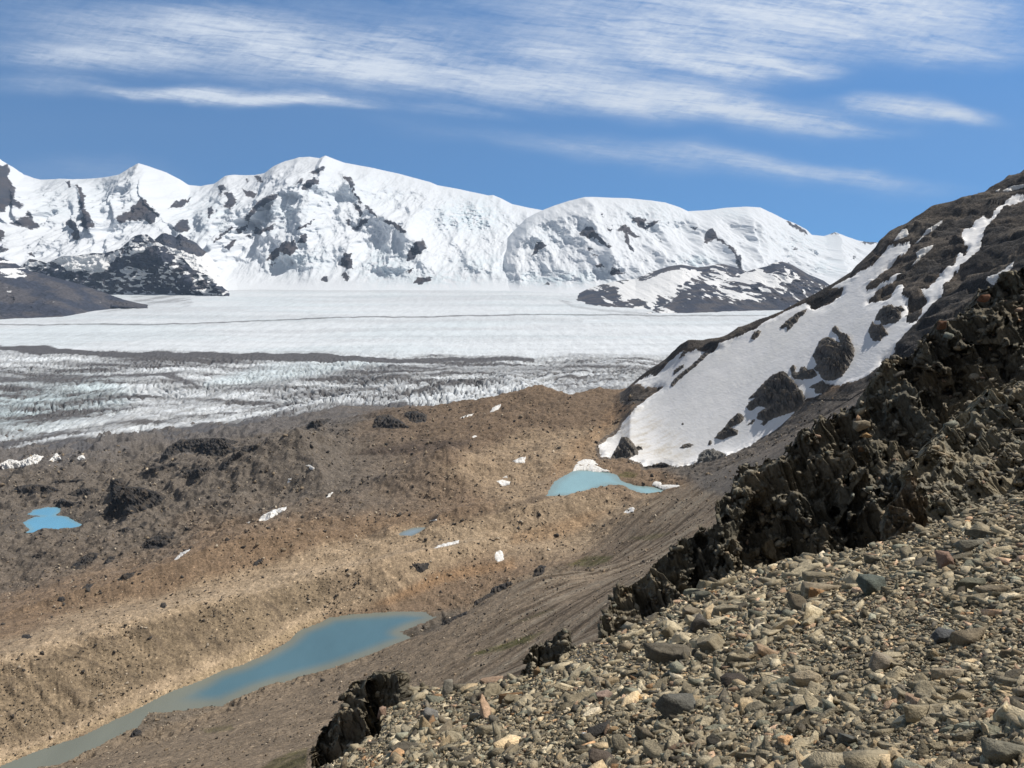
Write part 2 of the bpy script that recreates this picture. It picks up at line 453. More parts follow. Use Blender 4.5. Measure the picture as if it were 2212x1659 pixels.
M_TER = mat_terrain(); M_SNOW = mat_snow(); M_PATCH = mat_patch(); M_STONE = mat_stone(); M_MOUNT = mat_mount(); M_HILL = mat_hill(); M_GLAC = mat_glacier()
M_DARK = mat_rock('dark_moraine_rock', (.052, .05, .05), (.095, .078, .062), .25, .9, .1)
M_ISLE = mat_rock('grey_brown_bedrock', (.15, .138, .125), (.225, .195, .16), .2, .9, .12)
M_CRAG = mat_rock('black_slate', (.140, .130, .102), (.225, .19, .132), .8, .7, .30)
M_APRON = mat_rock('olive_slate', (.255, .235, .180), (.34, .29, .20), .8, .7, .35)
M_TAN = mat_rock('tan_block', (.30, .235, .16), (.22, .17, .115), 1.0, .9, .2)
M_SLAB = mat_rock('pale_slab', (.22, .215, .20), (.16, .15, .135), .3, .9, .1)

# ------------------------------------------------------------------ far ranges
GZ = -420.0                                            # level of the glacier

def interp_pts(pts, x):
    p = np.array(sorted(pts)); return np.interp(x, p[:, 0], p[:, 1])

def range_mesh(name, crest, Yc, base, mat, step, rows, prof, noises, spurs=(), rocks=(), ice=(), back=900.0, back_drop=700.0, snowfn=None):
    """a mountain flank: crest line (picture points + distance), foot line on the glacier, profile between"""
    xs = [p[0] for p in crest]; px = np.arange(min(xs), max(xs), step)
    pc = interp_pts(crest, px); yc = interp_pts(Yc, px); pb = interp_pts(base, px)
    u, wc = ray(px, pc); ub, wb = ray(px, pb)
    Yb = GZ / wb; zc = wc * yc
    Yb = np.minimum(Yb, yc - 150)
    jag = 1.0
    t = np.linspace(-0.06, 1, rows)[:, None]
    Y = Yb + (yc - Yb) * t
    Zf = GZ + (zc - GZ) * np.sign(t) * np.abs(t) ** prof
    Zf = np.where(t < 0, GZ + t * 900, Zf)
    # rear side
    tb = np.linspace(0, 1, 14)[1:, None]
    Y = np.concatenate([Y, yc + tb * back]); Z = np.concatenate([Zf, zc - back_drop * tb ** 1.3])
    tt = np.concatenate([t + 0 * yc, 1 + tb + 0 * yc])
    X = u[None, :] * Y
    qx, qy = proj(X, Y, Z)
    amp = np.clip(np.sin(np.clip(tt, 0, 1) * math.pi) * 1.3, 0, 1) * .85 * sstep(-.05, .22, tt) + .15 * sstep(.0, .2, tt)
    D = 0
    for (sx, sz, a, kind, sd_) in noises:
        f = rdg if kind == 'r' else fbm
        v = f(X / sx + 31, Z / sz, 5, seed=sd_); v = v - (1.0 if kind == 'r' else 0)
        if sx < 300 and kind == 'r' and mat is M_MOUNT: v = v * (.25 + .75 * sstep(-.05, .5, fbm(X / 900 + 7, Z / 420, 3, seed=88)))
        D = D + a * v
    Dn = D; wx = 3.0 * fbm(X / 420, Z / 300, 4, seed=5); wy = 3.0 * fbm(X / 420, Z / 300, 4, seed=6)
    for _ in range(3):
        qx, qy = proj(X, Y - D * amp, Z); D = Dn
        for (pl, a, w) in spurs:
            D = D + (2.0 if mat is M_MOUNT else 1.0) * a / (1 + (segd(qx + wx, qy + wy, pl) / (1.25 * w)) ** 1.7)
    qx, qy = proj(X, Y - D * amp, Z)
    rock = np.zeros(X.shape)
    jx = qx + fbm(qx / 5, qy / 5, 4, seed=3) * 1.6; jy = qy + fbm(qx / 5, qy / 5, 4, seed=9) * 1.6
    for pl in rocks:
        rock = np.maximum(rock, sstep(-2.4, 1.6, sdpoly(jx, jy, pl, 6)))
    rock = np.where(tt > 1.02, 0.2, rock * .78)
    D = D + rock * 34 * (rdg(X / 110, Z / 90, 4, seed=71) - .7)
    Yn = Y - D * amp
    icev = np.zeros(X.shape)
    for (cx, cy, rx, ry, s) in ice:
        g = np.exp(-((qx - cx) / rx) ** 2 - ((qy - cy) / ry) ** 2) * s
        icev = np.maximum(icev, g)
    if len(ice):
        ser = rdg(X / 120, Z / 60, 4, seed=77) - 1.0
        Yn = Yn - icev * 70 * ser * amp
        icev = icev * sstep(-.1, .7, ser + .3)
    V = np.stack([X, Yn, Z], -1).reshape(-1, 3)
    at = {'rock': rock.ravel(), 'ice': np.clip(icev.ravel(), 0, 1)}
    if snowfn is not None: at['snow'] = snowfn(qx, qy, X, Z, tt).ravel()
    o = mesh_np(name, V, grid_faces(Y.shape[0], Y.shape[1]), mat, at)
    return tag(o, kind='structure')

C1 = lambda s: T('C1', s); C2 = lambda s: T('C2', s); C3 = lambda s: T('C3', s); C4 = lambda s: T('C4', s); C5 = lambda s: T('C5', s)
C6 = lambda s: T('C6', s); C7 = lambda s: T('C7', s); S1 = lambda s: T('S1', s); S2 = lambda s: T('S2', s); S3 = lambda s: T('S3', s); S4 = lambda s: T('S4', s); S5 = lambda s: T('S5', s); S6 = lambda s: T('S6', s); FF = lambda s: T('F', s)

crestA = C1('-500 60 -300 150 -150 60 0 85 15 82 40 100 70 120 110 150 150 165 180 172 260 168 330 172 420 165 515 150 560 120 590 106 605 102 640 112 720 140 780 170 820 195 870 200 930 190 980 158 1020 152 1060 153 1100 152 1150 145 1190 120 1240 95 1300 78 1350 77 1395 85 1420 74 1445 84 1490 100 1600 120 1720 145 1860 183 1890 196 1980 212 2110 240 2130 238 2160 250 2212 277') + C2('70 292 135 303 250 330 400 380')
ROCK_A = [C1(s) for s in (
    '0 110 30 105 45 130 30 160 70 210 60 250 110 285 95 300 40 280 20 310 0 310 -60 300 -60 110', '45 365 80 340 110 330 120 305 140 320 140 350 180 380 130 385 90 370',
    '-40 380 0 380 20 400 10 435 -40 435', '285 180 300 172 310 200 295 205', '325 195 350 200 370 240 360 280 385 310 395 345 420 380 380 385 350 370 360 320 345 270 340 230',
    '275 365 300 340 325 350 345 410 335 440 310 410 320 390', '490 335 560 310 600 260 620 250 650 290 695 320 650 365 620 345 560 350 520 360', '730 295 760 265 830 250 790 290',
    '745 385 780 345 810 340 820 390 790 405', '895 290 915 285 925 320 900 340', '945 200 970 185 975 210 950 240', '970 230 1000 225 1025 260 1000 305 965 285 985 255',
    '1045 215 1080 220 1115 235 1095 255 1060 235', '1060 165 1075 165 1070 190', '1095 155 1130 155 1140 185 1115 180', '1340 140 1390 115 1405 120 1370 150', '1270 195 1310 160 1300 190',
    '1300 205 1330 175 1360 160 1383 180 1340 205 1310 220', '1085 305 1110 270 1160 240 1205 225 1200 250 1150 280 1120 290 1095 325 1070 350 1060 345', '1015 390 1060 370 1085 335 1065 385 1035 405',
    '915 450 940 420 980 390 1000 370 1005 380 970 410 940 440', '970 465 1000 435 1025 428 1010 460 985 478', '1060 420 1090 405 1090 425', '1090 400 1110 380 1130 385 1190 362 1180 385 1120 410',
    '1285 380 1320 365 1365 342 1330 370 1295 388', '1150 515 1190 470 1230 440 1270 432 1285 470 1250 500 1215 485 1180 520', '1285 445 1300 410 1320 402 1325 440 1300 450', '1165 535 1190 530 1180 543',
    '1480 155 1510 160 1535 195 1520 205 1495 180', '1520 205 1545 245 1570 275 1560 278 1525 230', '1570 280 1610 300 1637 335 1615 325 1580 292', '1525 270 1550 280 1575 325 1560 330 1535 295',
    '1495 345 1510 340 1515 370 1500 370', '1515 385 1540 370 1560 340 1595 345 1565 375 1540 390', '1640 345 1690 350 1735 375 1755 400 1735 402 1700 372', '1755 520 1770 470 1800 440 1830 430 1840 465 1810 495 1775 523',
    '1470 525 1495 485 1515 490 1525 555 1505 555 1480 550', '1475 590 1495 567 1510 590 1495 607', '1385 600 1405 585 1420 600 1405 617', '1755 570 1790 545 1780 570', '1785 620 1800 595 1840 590 1870 595 1850 615 1810 627',
    '0 460 40 470 30 485 0 488', '125 490 145 488 145 502 130 500')]
SPUR_A = [(C1('1420 74 1390 110 1300 180 1200 230 1085 310 1000 375 920 450'), 330, 9), (C1('1420 74 1500 170 1570 280 1640 335 1750 400 1840 460'), 260, 8), (C1('605 102 620 250 690 330 760 380'), 240, 9),
          (C1('290 172 360 260 400 380'), 220, 7), (C1('15 82 60 220 110 330'), 260, 9), (C1('980 158 990 290 900 340'), 180, 7), (C1('1360 200 1300 400 1240 500'), 160, 9), (C1('1500 350 1500 480 1500 600'), 140, 8), (C1('520 150 480 260 500 340'), 150, 7), (C1('1190 120 1130 180 1040 260'), 150, 7)]
ICE_A = [(C1('2030 330')[0] + (34, 16, .85)), (C1('1660 550')[0] + (26, 18, .7)), (C1('1300 520')[0] + (40, 14, .45)), (C1('1500 230')[0] + (60, 16, .3)), (C1('1900 600')[0] + (50, 9, .6)), (C1('2100 540')[0] + (40, 12, .5)), (C1('900 330')[0] + (40, 22, .4)), (C1('400 250')[0] + (60, 25, .25)), (C1('1250 330')[0] + (40, 20, .35)), (C1('250 300')[0] + (30, 15, .3))]
NZ_A = [(1250, 1500, 420, 'r', 1), (430, 480, 150, 'r', 2), (150, 110, 36, 'r', 4), (2500, 1100, 220, 'f', 3), (60, 40, 7, 'f', 5)]
range_mesh('mountain_range', crestA, [(-120, 11500), (120, 11000), (200, 11500), (330, 11800), (470, 12600), (620, 13000)],
           [(-150, 294), (110, 293), (230, 290), (400, 290), (620, 291)], M_MOUNT, .55, 300, 1.22, NZ_A, SPUR_A, ROCK_A, ICE_A)
crestB = C2('-120 560 -60 470 0 400 60 340 100 318 135 303 180 285 240 265 310 249 345 248 400 250 500 252 600 262 660 270 720 290 757 308 850 303 920 293 1000 289 1070 292 1120 315 1170 340 1215 358 1265 385 1290 410 1340 415 1365 408 1390 398 1430 412 1490 435 1530 440 1575 442 1640 455 1700 470 1900 500 2300 540')
ROCK_B = [C2(s) for s in ('90 500 100 450 125 435 155 455 125 470', '290 410 310 385 345 375 375 415 435 465 400 460 365 430 320 420', '315 470 335 462 350 470 330 478', '340 500 360 495 375 505', '350 545 375 533 410 548',
    '425 580 430 555 455 560 485 578 440 585', '385 310 400 325 395 334', '405 380 435 385 430 400', '450 385 490 365 510 385 550 420 530 425 500 405 510 450 532 482 515 480 490 440 485 405', '520 340 550 330 580 345 570 375 600 355 640 350 600 375 570 390 545 370',
    '825 445 835 400 860 380 880 395 900 430 955 465 985 500 995 560 975 565 965 500 930 460 880 425 845 445', '1185 345 1215 360 1260 385 1282 408 1265 410 1225 380 1195 368', '1375 405 1395 397 1410 407', '1215 470 1228 462 1230 480', '640 425 648 440 640 445', '765 375 800 375 790 390', '135 625 160 612 165 628', '1505 440 1575 440 1560 450 1520 450', '1465 515 1485 500 1480 510')]
SPUR_B = [(C2('330 250 360 390 430 470'), 210, 8), (C2('1020 292 1035 370 1060 470 1080 520'), 230, 9), (C2('860 380 930 450 990 560'), 200, 6), (C2('120 305 60 400 0 520'), 160, 8), (C2('757 308 800 380 830 440'), 200, 8), (C2('600 262 640 380 700 480'), 120, 8), (C2('1390 398 1420 470 1440 540'), 110, 7)]
ICE_B = [(C2('200 600')[0] + (50, 8, .8)), (C2('790 530')[0] + (18, 8, .8)), (C2('600 330')[0] + (35, 16, .35)), (C2('1250 440')[0] + (40, 14, .35)), (C2('1370 550')[0] + (18, 8, .6)), (C2('150 400')[0] + (25, 14, .3)), (C2('950 320')[0] + (22, 6, .35))]
NZ_B = [(1150, 1400, 330, 'r', 21), (400, 440, 130, 'r', 22), (140, 100, 32, 'r', 25), (1900, 900, 150, 'f', 23), (55, 40, 6, 'f', 24)]
range_mesh('domed_mountain', crestB, [(480, 10200), (600, 10600), (690, 11000), (760, 11500), (860, 12500), (1100, 13000)], [(480, 289), (560, 293), (700, 296), (1060, 298)], M_MOUNT, .5, 260, 1.25, NZ_B, SPUR_B, ROCK_B, ICE_B)

def streak_snow(bias, seed, sx=90, sz=42, grow=.0):
    def f(qx, qy, X, Z, tt):
        n = fbm(X / sx + Z / 160, Z / sz, 5, seed=seed) * .62 + fbm(X / 420, Z / 200, 3, seed=seed + 3) * .55
        return np.clip(.32 + bias + n + grow * tt, 0, 1)
    return f
def hill_snow(base, polys, seed, sx=70, sz=36):
    st = streak_snow(base, seed, sx, sz)
    def f(qx, qy, X, Z, tt):
        s = st(qx, qy, X, Z, tt)
        for pl, v in polys:
            m = sstep(-2, 2, sdpoly(qx + 1.5 * fbm(qx / 6, qy / 6, 3, seed=seed), qy + 1.2 * fbm(qx / 6, qy / 6, 3, seed=seed + 1), pl, 6))
            s = s * (1 - m) + np.clip(s + v, 0, 1) * m
        return s
    return f
NZ_H = [(280, 260, 90, 'r', 41), (90, 70, 34, 'r', 42), (30, 24, 9, 'f', 43)]
# the nunatak with its two summits, left
range_mesh('rocky_hill', C1('60 560 95 540 130 513 160 518 200 532 270 500 330 500 400 488 450 490 520 470 560 435 580 415 610 408 640 408 670 432 700 450 740 480 790 510 830 555 880 575 910 592 945 615 975 645 990 655'), [(0, 7300), (150, 7400), (230, 7000)],
           C1('60 600 300 640 480 661 700 664 860 664 990 656'), M_HILL, .45, 150, 1.1, NZ_H, [(C1('620 408 580 480 540 560'), 90, 6), (C1('640 410 700 480 850 640'), 110, 6)], snowfn=hill_snow(.06, [(C1('230 520 330 500 450 495 520 480 480 540 380 600 300 570'), .6), (C1('560 490 640 440 680 450 600 490'), .7), (C1('580 415 640 408 720 470 690 560 560 540 590 470'), -.3), (C1('280 560 420 570 440 600 300 600'), -.5), (C1('640 600 900 600 970 645 700 660'), -.35)], 51), back=500, back_drop=520)
range_mesh('rocky_ridge', C1('600 460 640 440 670 430 705 398 730 405 760 420 775 404 790 412 810 425 850 445 870 468 890 482 930 530 960 600 985 655'), [(0, 8300), (230, 8300)],
           C1('600 658 800 658 990 656'), M_HILL, .45, 120, 1.0, NZ_H, snowfn=hill_snow(.9, [(C1('640 440 670 428 705 396 760 418 775 402 812 424 852 444 892 480 870 505 820 490 760 470 700 455'), -1.15)], 53), back=300, back_drop=320)
# the long dark hill at the left edge
range_mesh('dark_hill', C1('-400 400 -200 450 0 506 60 530 130 565 190 580 250 597 370 630 440 655 480 670 540 690 610 706 640 712'), [(-100, 5300), (160, 5600)],
           C1('-400 800 0 774 250 764 400 740 600 714 640 713'), M_HILL, .45, 140, 1.0, [(260, 260, 90, 'r', 61), (80, 70, 34, 'r', 62), (24, 18, 8, 'f', 63)], snowfn=hill_snow(-.47, [(C1('0 550 60 555 120 570 110 600 60 600 0 585'), .52), (C1('0 610 60 640 40 700 0 690'), .33)], 55), back=600, back_drop=420)
# rocky hills with snow streaks, right
range_mesh('rocky_hill', C2('200 690 220 684 330 640 440 610 530 600 600 570 680 545 730 538 800 550 850 545 880 537 910 535 960 548 1010 566 1080 600 1200 650'), [(540, 7600), (700, 7500), (800, 7400)],
           C2('200 690 260 702 350 714 420 722 560 730 800 735 1200 735'), M_HILL, .45, 120, 1.05, NZ_H, [(C2('730 538 600 600 450 670'), 70, 6)], snowfn=hill_snow(.10, [(C2('480 620 640 570 760 550 830 570 740 620 600 680 480 690'), .5), (C2('530 600 680 543 730 536 800 548 850 543 850 562 800 566 730 554 680 562 560 616'), -.6), (C2('810 560 880 535 1000 560 1000 580 840 585'), -.3), (C2('220 690 330 650 460 640 440 690 330 710'), -.4), (C2('370 720 480 695 590 700 520 730'), -.5)], 57), back=500, back_drop=420)
range_mesh('rocky_hill', C2('530 752 545 746 600 700 680 660 760 620 830 608 900 612 950 595 1040 560 1100 545 1130 530 1165 525 1210 540 1280 580 1340 605 1375 628 1480 660 1700 700'), [(630, 6100), (760, 6600), (800, 6700), (910, 6700)],
           C2('530 750 700 747 900 743 1080 737 1200 735 1700 733'), M_HILL, .45, 130, 1.05, NZ_H, [(C2('1165 525 1100 600 980 680'), 90, 6)], snowfn=hill_snow(.03, [(C2('930 610 1040 570 1160 530 1260 590 1180 620 1040 620'), .42), (C2('1090 556 1165 524 1215 538 1290 582 1380 626 1370 648 1280 606 1200 562 1160 546 1100 574'), -.5), (C2('560 740 700 690 900 700 1100 690 1300 700 1300 740 700 750'), -.42), (C2('640 690 760 630 900 620 1000 650 900 680'), -.12)], 59), back=500, back_drop=480)

# ------------------------------------------------------------------ glacier
def build_glacier():
    py = np.concatenate([np.arange(520, 350, -.45), np.arange(350, 284.5, -.4)])
    _, w = ray(512, py); Yr = GZ / w
    u = np.linspace(-1.0, 1.0, 1250)
    Y = Yr[:, None] + 0 * u; X = u * Y
    qx, qy = proj(X, Y, GZ + 0 * X)
    jx = qx + fbm(X / 160, Y / 700, 4, seed=101) * 5; jy = qy + fbm(X / 160, Y / 700, 4, seed=102) * 1.8
    dark = np.zeros(X.shape)
    for s, v, soft in (
        ('-60 110 0 112 230 111 400 137 700 141 1050 140 1400 146 1640 161 1800 166 2300 156 2300 172 1700 190 1500 184 1300 176 1100 172 900 164 500 163 300 154 150 140 -60 135', 1.0, 1.0),
        ('-60 242 0 240 300 235 560 225 810 222 760 240 840 265 900 290 800 277 700 252 500 247 250 267 -60 270', .8, 2),
        ('1000 285 1100 262 1300 238 1500 212 1800 197 2600 180 2600 215 1800 228 1500 247 1300 268 1150 292 950 330 800 372 600 400 700 372 850 335', .55, 4),
        ('-60 532 300 472 640 412 900 357 1000 332 1010 338 900 366 640 424 300 485 -60 545', .6, 2),
        ('-60 580 300 505 700 462 1100 428 1500 368 1750 345 1900 420 2400 380 2400 700 -60 760', .9, 3),
        ('500 310 800 290 1000 300 760 350 300 400 0 440 0 420 250 380', .3, 8)):
        m = sstep(-soft, soft, sdpoly(jx, jy, C3(s), 10)); dark = np.maximum(dark, m * v)
    zone = sstep(349, 358, jy - .008 * (qx - 250))
    strk = fbm(X / 1100 + Y / 900, (Y + .22 * X) / 75, 4, seed=104)
    dirt = .05 + .14 * (1 - zone) * np.clip(.5 + fbm(qx / 300, qy / 4.5, 4, seed=111), 0, 1.2) + zone * np.clip(.48 + .34 * strk, .05, .92)
    yt = 354.0 + 0 * qx; yb = 320 + np.interp(qx * 4.32, [-200, 0, 700, 1100, 1500, 2000, 2600], [590, 560, 450, 408, 350, 275, 220]) / 4.32
    fl = np.clip((jy - yt) / (yb - yt), -.5, 1.5)
    stripes = fbm(fl * 7 + .0 * qx, qx / 260 + 5, 4, seed=107) + .6 * fbm(fl * 22, qx / 130, 3, seed=108)
    dirt = dirt + zone * np.clip(stripes, -.5, .9) * .46
    bright = sstep(-6, 5, sdpoly(jx, jy, C3('-60 580 300 500 700 450 1100 400 1500 340 1900 300 2400 240 2400 330 1700 350 1300 390 700 455 300 505 -60 590'), 14))
    bright2 = sstep(-8, 4, sdpoly(jx, jy, C3('900 275 1150 265 1400 225 1650 190 1500 185 1200 190 1000 240'), 14))
    dirt = np.clip(dirt, 0, 1) * (1 - .55 * np.maximum(bright, bright2))
    # far surface: faint bands, the thin medial moraine and the grey foot below the dark hill
    line = segd(qx, qy + .5 * fbm(qx / 40, qy / 9, 3, seed=6), C1('-60 795 300 798 640 797 860 790 1200 776 1600 766 2212 757') + C2('200 752 600 757 1100 758'))
    dirt = np.maximum(dirt, .75 * np.exp(-(line / .7) ** 2) * (.5 + .5 * sstep(700, 100, np.abs(qx - 330))))
    dirt = np.maximum(dirt, .22 * np.exp(-(segd(qx, qy, C1('1100 780 1600 785 2212 775') + C2('300 780')) / 3.5) ** 2))
    sw = sdpoly(qx + 3 * fbm(qx / 16, qy / 5, 4, seed=8), qy + 1.4 * fbm(qx / 16, qy / 5, 4, seed=9), C1('240 768 400 745 600 708 560 690 560 672 650 668 800 668 850 700 800 718 640 728 500 745'), 8)
    dirt = np.maximum(dirt, .5 * sstep(-3, 3, sw) * (.35 + .65 * sstep(-.3, .5, fbm(X / 140, Y / 500, 4, seed=12))))
    dirt = np.maximum(dirt, .35 * np.exp(-(segd(qx, qy, C2('205 690 260 715 380 735 540 748 600 752')) / 1.6) ** 2))
    dirt = np.maximum(dirt, dark)
    # crevasses: open grooves across the flow, each set bent a little by the flow
    am = zone * sstep(470, 440, qy) * (1 - .6 * dark)
    xs = X + .35 * (Y - 2000) + 60 * fbm(X / 400, Y / 500, 2, seed=15)
    g1 = np.abs(fbm(xs / 15, Y / 170, 3, seed=16)); g2 = np.abs(fbm((X - .5 * Y) / 46, Y / 110, 3, seed=17)); g3 = fbm(X / 22, Y / 45, 4, seed=18)
    dz = -12 * np.exp(-(g1 / .12) ** 2) * (.35 + .65 * sstep(-.2, .4, fbm(X / 500, Y / 400, 2, seed=19))) - 8 * np.exp(-(g2 / .12) ** 2) + 1.6 * g3
    dz = dz + 10 * fbm(X / 260, Y / 420, 3, seed=20)
    strong = sstep(-10, 6, sdpoly(jx, jy, C3('1000 470 1300 330 1600 250 2400 230 2400 400 1900 420 1500 380'), 20))
    far = (1 - zone)
    Z = GZ + dz * am * (1 + 1.0 * strong) + far * (2.2 * fbm(X / 60, Y / 220, 4, seed=23) + 5 * fbm(X / 700, Y / 900, 3, seed=24))
    groove = np.exp(-(g1 / .10) ** 2) * am
    dirt = np.clip(dirt + .55 * groove * (1 - dark) * (.5 + strong * .5), 0, 1)  # grooves darkened as well: crevasse shade put into the dirt value
    blue = np.clip(.25 * (1 - zone) * sstep(-.2, .5, fbm(X / 1500, Y / 500, 3, seed=25)) + sstep(-30, 10, sdpoly(jx, jy, C3('-60 330 200 310 420 290 500 330 250 380 100 420 -60 430'), 40)) * .9 + .5 * bright2, 0, 1)
    o = mesh_np('glacier', np.stack([X, Y, Z], -1).reshape(-1, 3), grid_faces(*X.shape), M_GLAC, {'dirt': dirt.ravel(), 'blue': blue.ravel()})
    tag(o, kind='structure')
build_glacier()

# ------------------------------------------------------------------ valley, hillside and snow mountain: one ground sheet
def fd(fx, fy, drop):
    u, w = ray(fx / 2.16, fy / 2.16); Y = -drop / w
    return (float(u * Y), float(Y), -float(drop))
def fy_(fx, fy, Y):
    u, w = ray(fx / 2.16, fy / 2.16); return (float(u * Y), float(Y), float(w * Y))

LAKE1 = C5('1880 386 1840 368 1750 360 1640 365 1530 372 1430 385 1380 410 1300 440 1230 500 1150 545 1050 590 950 620 870 660 800 680 700 725 650 750 570 795 500 825 420 870 350 900 250 938 150 970 60 1005 0 1030 -60 1050 -120 1080 -40 1085 60 1055 150 1034 200 1030 290 1005 400 950 450 930 520 885 590 858 625 815 640 795 740 792 850 778 960 765 1000 745 1100 700 1200 668 1330 635 1440 605 1600 545 1700 505 1775 475 1730 450 1770 430 1840 405')
LAKE2 = C4('150 760 185 700 240 665 280 646 340 646 400 655 450 670 470 695 530 715 600 720 660 735 690 745 650 757 580 760 540 745 480 715 420 710 350 735 280 755 200 758')
POND1 = C3('95 932 130 905 100 875 150 850 190 848 120 840 150 820 200 810 255 808 260 825 235 845 290 850 320 868 355 885 330 905 270 912 200 910 150 925')
POND2 = C3('1722 925 1740 912 1790 897 1835 895 1840 907 1800 925 1770 938 1740 936')
WATERS = [(LAKE1, -310.0), (LAKE2, -300.0), (POND1, -380.0), (POND2, -310.0)]
def to_plane(poly, z):
    a = np.array(poly); u, w = ray(a[:, 0], a[:, 1]); Y = z / w
    return np.stack([u * Y, Y], -1)
WORLD_POLY = [(to_plane(p, z), z) for p, z in WATERS]

cps = []
for wp, z in WORLD_POLY:
    for q in wp[::4]: cps.append((q[0], q[1], z))
for a in [(1000, 1330, 308), (1180, 1240, 303), (1100, 1200, 304), (1300, 1160, 296), (1060, 1200, 306), (1000, 1000, 309), (960, 985, 309), (1000, 900, 292), (900, 890, 305), (640, 950, 322), (640, 1100, 321),
          (450, 1080, 345), (300, 1080, 357), (300, 1170, 354), (0, 1300, 350), (0, 1180, 372), (400, 1230, 330), (200, 1240, 340), (150, 1330, 322), (600, 1180, 316), (800, 1120, 312), (0, 985, 419), (300, 950, 419), (600, 905, 419), (760, 880, 419),
          (-300, 1050, 419), (-300, 1250, 372), (-200, 1400, 320), (0, 1080, 400), (150, 1030, 402), (450, 980, 390), (250, 1010, 400),
          (1500, 1040, 250), (1450, 1150, 222), (1300, 1250, 203), (1170, 1232, 206), (1030, 1312, 254), (760, 1500, 213), (660, 1640, 152), (400, 1600, 241), (200, 1645, 289), (1380, 1100, 262), (1560, 1010, 252)]:
    cps.append(fd(*a))
for a in [(1100, 1480, 230), (1300, 1370, 230), (1500, 1200, 250), (1900, 1000, 250), (2212, 800, 250), (2212, 650, 500), (1850, 870, 560), (1700, 960, 700), (1900, 815, 850), (2050, 700, 850), (2212, 600, 850), (2600, 400, 500), (2600, 600, 250), (2600, 450, 850),
          (660, 1640, 90), (1300, 1370, 90), (1900, 1000, 90), (2212, 850, 90), (2700, 800, 90), (200, 1900, 90), (-200, 1900, 150), (-300, 1800, 300)]:
    cps.append(fy_(*a))
for (u, Y, d) in [(-.95, 1700, 445), (-.6, 1800, 445), (-.3, 2000, 445), (-.1, 2100, 445), (0, 2000, 430), (.1, 2000, 430), (-.9, 2800, 450), (-.5, 2800, 450), (0, 2800, 450), (.4, 2600, 450), (.9, 2600, 450), (.5, 1600, 330), (.9, 1600, 250), (.3, 1800, 430)]:
    cps.append((u * Y, float(Y), -float(d)))
cps = np.array(cps)

def tps(cp, lam=.0005):
    X = cp[:, :2] / 1000.0; n = len(X)
    r2 = ((X[:, None] - X[None]) ** 2).sum(-1); K = .5 * r2 * np.log(r2 + 1e-12) + lam * np.eye(n)
    Pm = np.concatenate([np.ones((n, 1)), X], 1)
    A = np.zeros((n + 3, n + 3)); A[:n, :n] = K; A[:n, n:] = Pm; A[n:, :n] = Pm.T
    c = np.linalg.solve(A, np.concatenate([cp[:, 2], np.zeros(3)]))
    def f(x, y):
        x = x / 1000.0; y = y / 1000.0; z = c[n] + c[n + 1] * x + c[n + 2] * y
        for i in range(n):
            r2 = (x - X[i, 0]) ** 2 + (y - X[i, 1]) ** 2
            z = z + c[i] * .5 * r2 * np.log(r2 + 1e-12)
        return z
    return f
TPS = tps(cps)

def smax(a, b, k):
    m = np.maximum(a, b); return m + k * np.log(np.exp(np.clip((a - m) / k, -60, 0)) + np.exp(np.clip((b - m) / k, -60, 0)))

def crest_ridge(pts, front, back, endfall=.5, sm=0):
    """pts: (x,y,z) along a crest, ordered by x/y"""
    p = np.array(pts); uu = p[:, 0] / p[:, 1]; o = np.argsort(uu); p = p[o]; uu = uu[o]
    def f(U, Y):
        yc = np.interp(U, uu, p[:, 1]); zc = np.interp(U, uu, p[:, 2])
        ef = endfall * Y * (np.maximum(uu[0] - U, 0) + np.maximum(U - uu[-1], 0)); zc = zc - ef
        fr = np.interp(U, uu, front) if not np.isscalar(front) else front
        d = Y - yc
        if sm:
            k = np.ones(sm) / sm; u1 = np.linspace(uu[0] - .3, uu[-1] + .3, 1600)
            def smo(v): return np.convolve(np.pad(v, sm, mode='edge'), k, 'same')[sm:-sm]
            zs = np.interp(U, u1, smo(smo(np.interp(u1, uu, p[:, 2])))); zs = zs - ef; ys = np.interp(U, u1, smo(smo(np.interp(u1, uu, p[:, 1])))); fr = np.interp(U, u1, smo(smo(np.interp(u1, uu, front))))
            w_ = np.exp(-np.maximum(-d, 0) / 22.0)
            zf = (zs - np.maximum(ys - Y, 0) * fr) * (1 - w_) + (zc + d * fr) * w_
            return np.where(d < 0, zf, zc - d * back)
        return zc - np.where(d < 0, -d * fr, d * back)
    return f

CREST_S = S1('340 705 400 640 480 580 560 530 640 470 700 410 760 350 830 312 900 312 960 312 1010 298 1100 290 1170 265 1220 230 1260 200 1330 180 1420 140 1500 120') + S2('80 1325 130 1300 270 1220 400 1160 540 1075 640 1010 720 965 760 910 860 820 930 750 960 700 1040 630 1130 580 1200 540 1280 480 1400 405 1500 375 1600 350 1690 318 1760 312 1870 275 1960 220 2030 185 2080 140 2180 110 2212 75 2500 -60 2900 -200')
YC_S = [(600, 1360), (635, 1330), (685, 1250), (750, 1180), (830, 1130), (880, 1130), (960, 1130), (1024, 1150), (1120, 1180)]
BASE_S = [fd(*a) for a in [(1250, 985, 299), (1300, 985, 298), (1400, 1000, 296), (1500, 1005, 283), (1600, 968, 253), (1700, 925, 216), (1800, 870, 178), (1900, 812, 141), (2050, 680, 72), (2212, 580, 20), (2400, 450, -45)]]
EDGE = C7('120 1520 190 1480 310 1425 400 1380 560 1285 690 1200 710 1060 800 955 835 880 1000 885 1140 895 1240 875 1330 880 1400 865 1480 855 1600 825 1720 795 1800 735 1940 700 2060 585 2212 560') + C6('460 460 590 400 720 305 900 222 1060 170 1240 132 1420 107 1600 65') + S4('1100 1335 1360 1235 1560 1165 1700 1135 1900 1045 2130 985 2300 945 2700 860 3200 760')
EDX = np.array([p[0] for p in EDGE]); EDY = np.array([p[1] for p in EDGE])
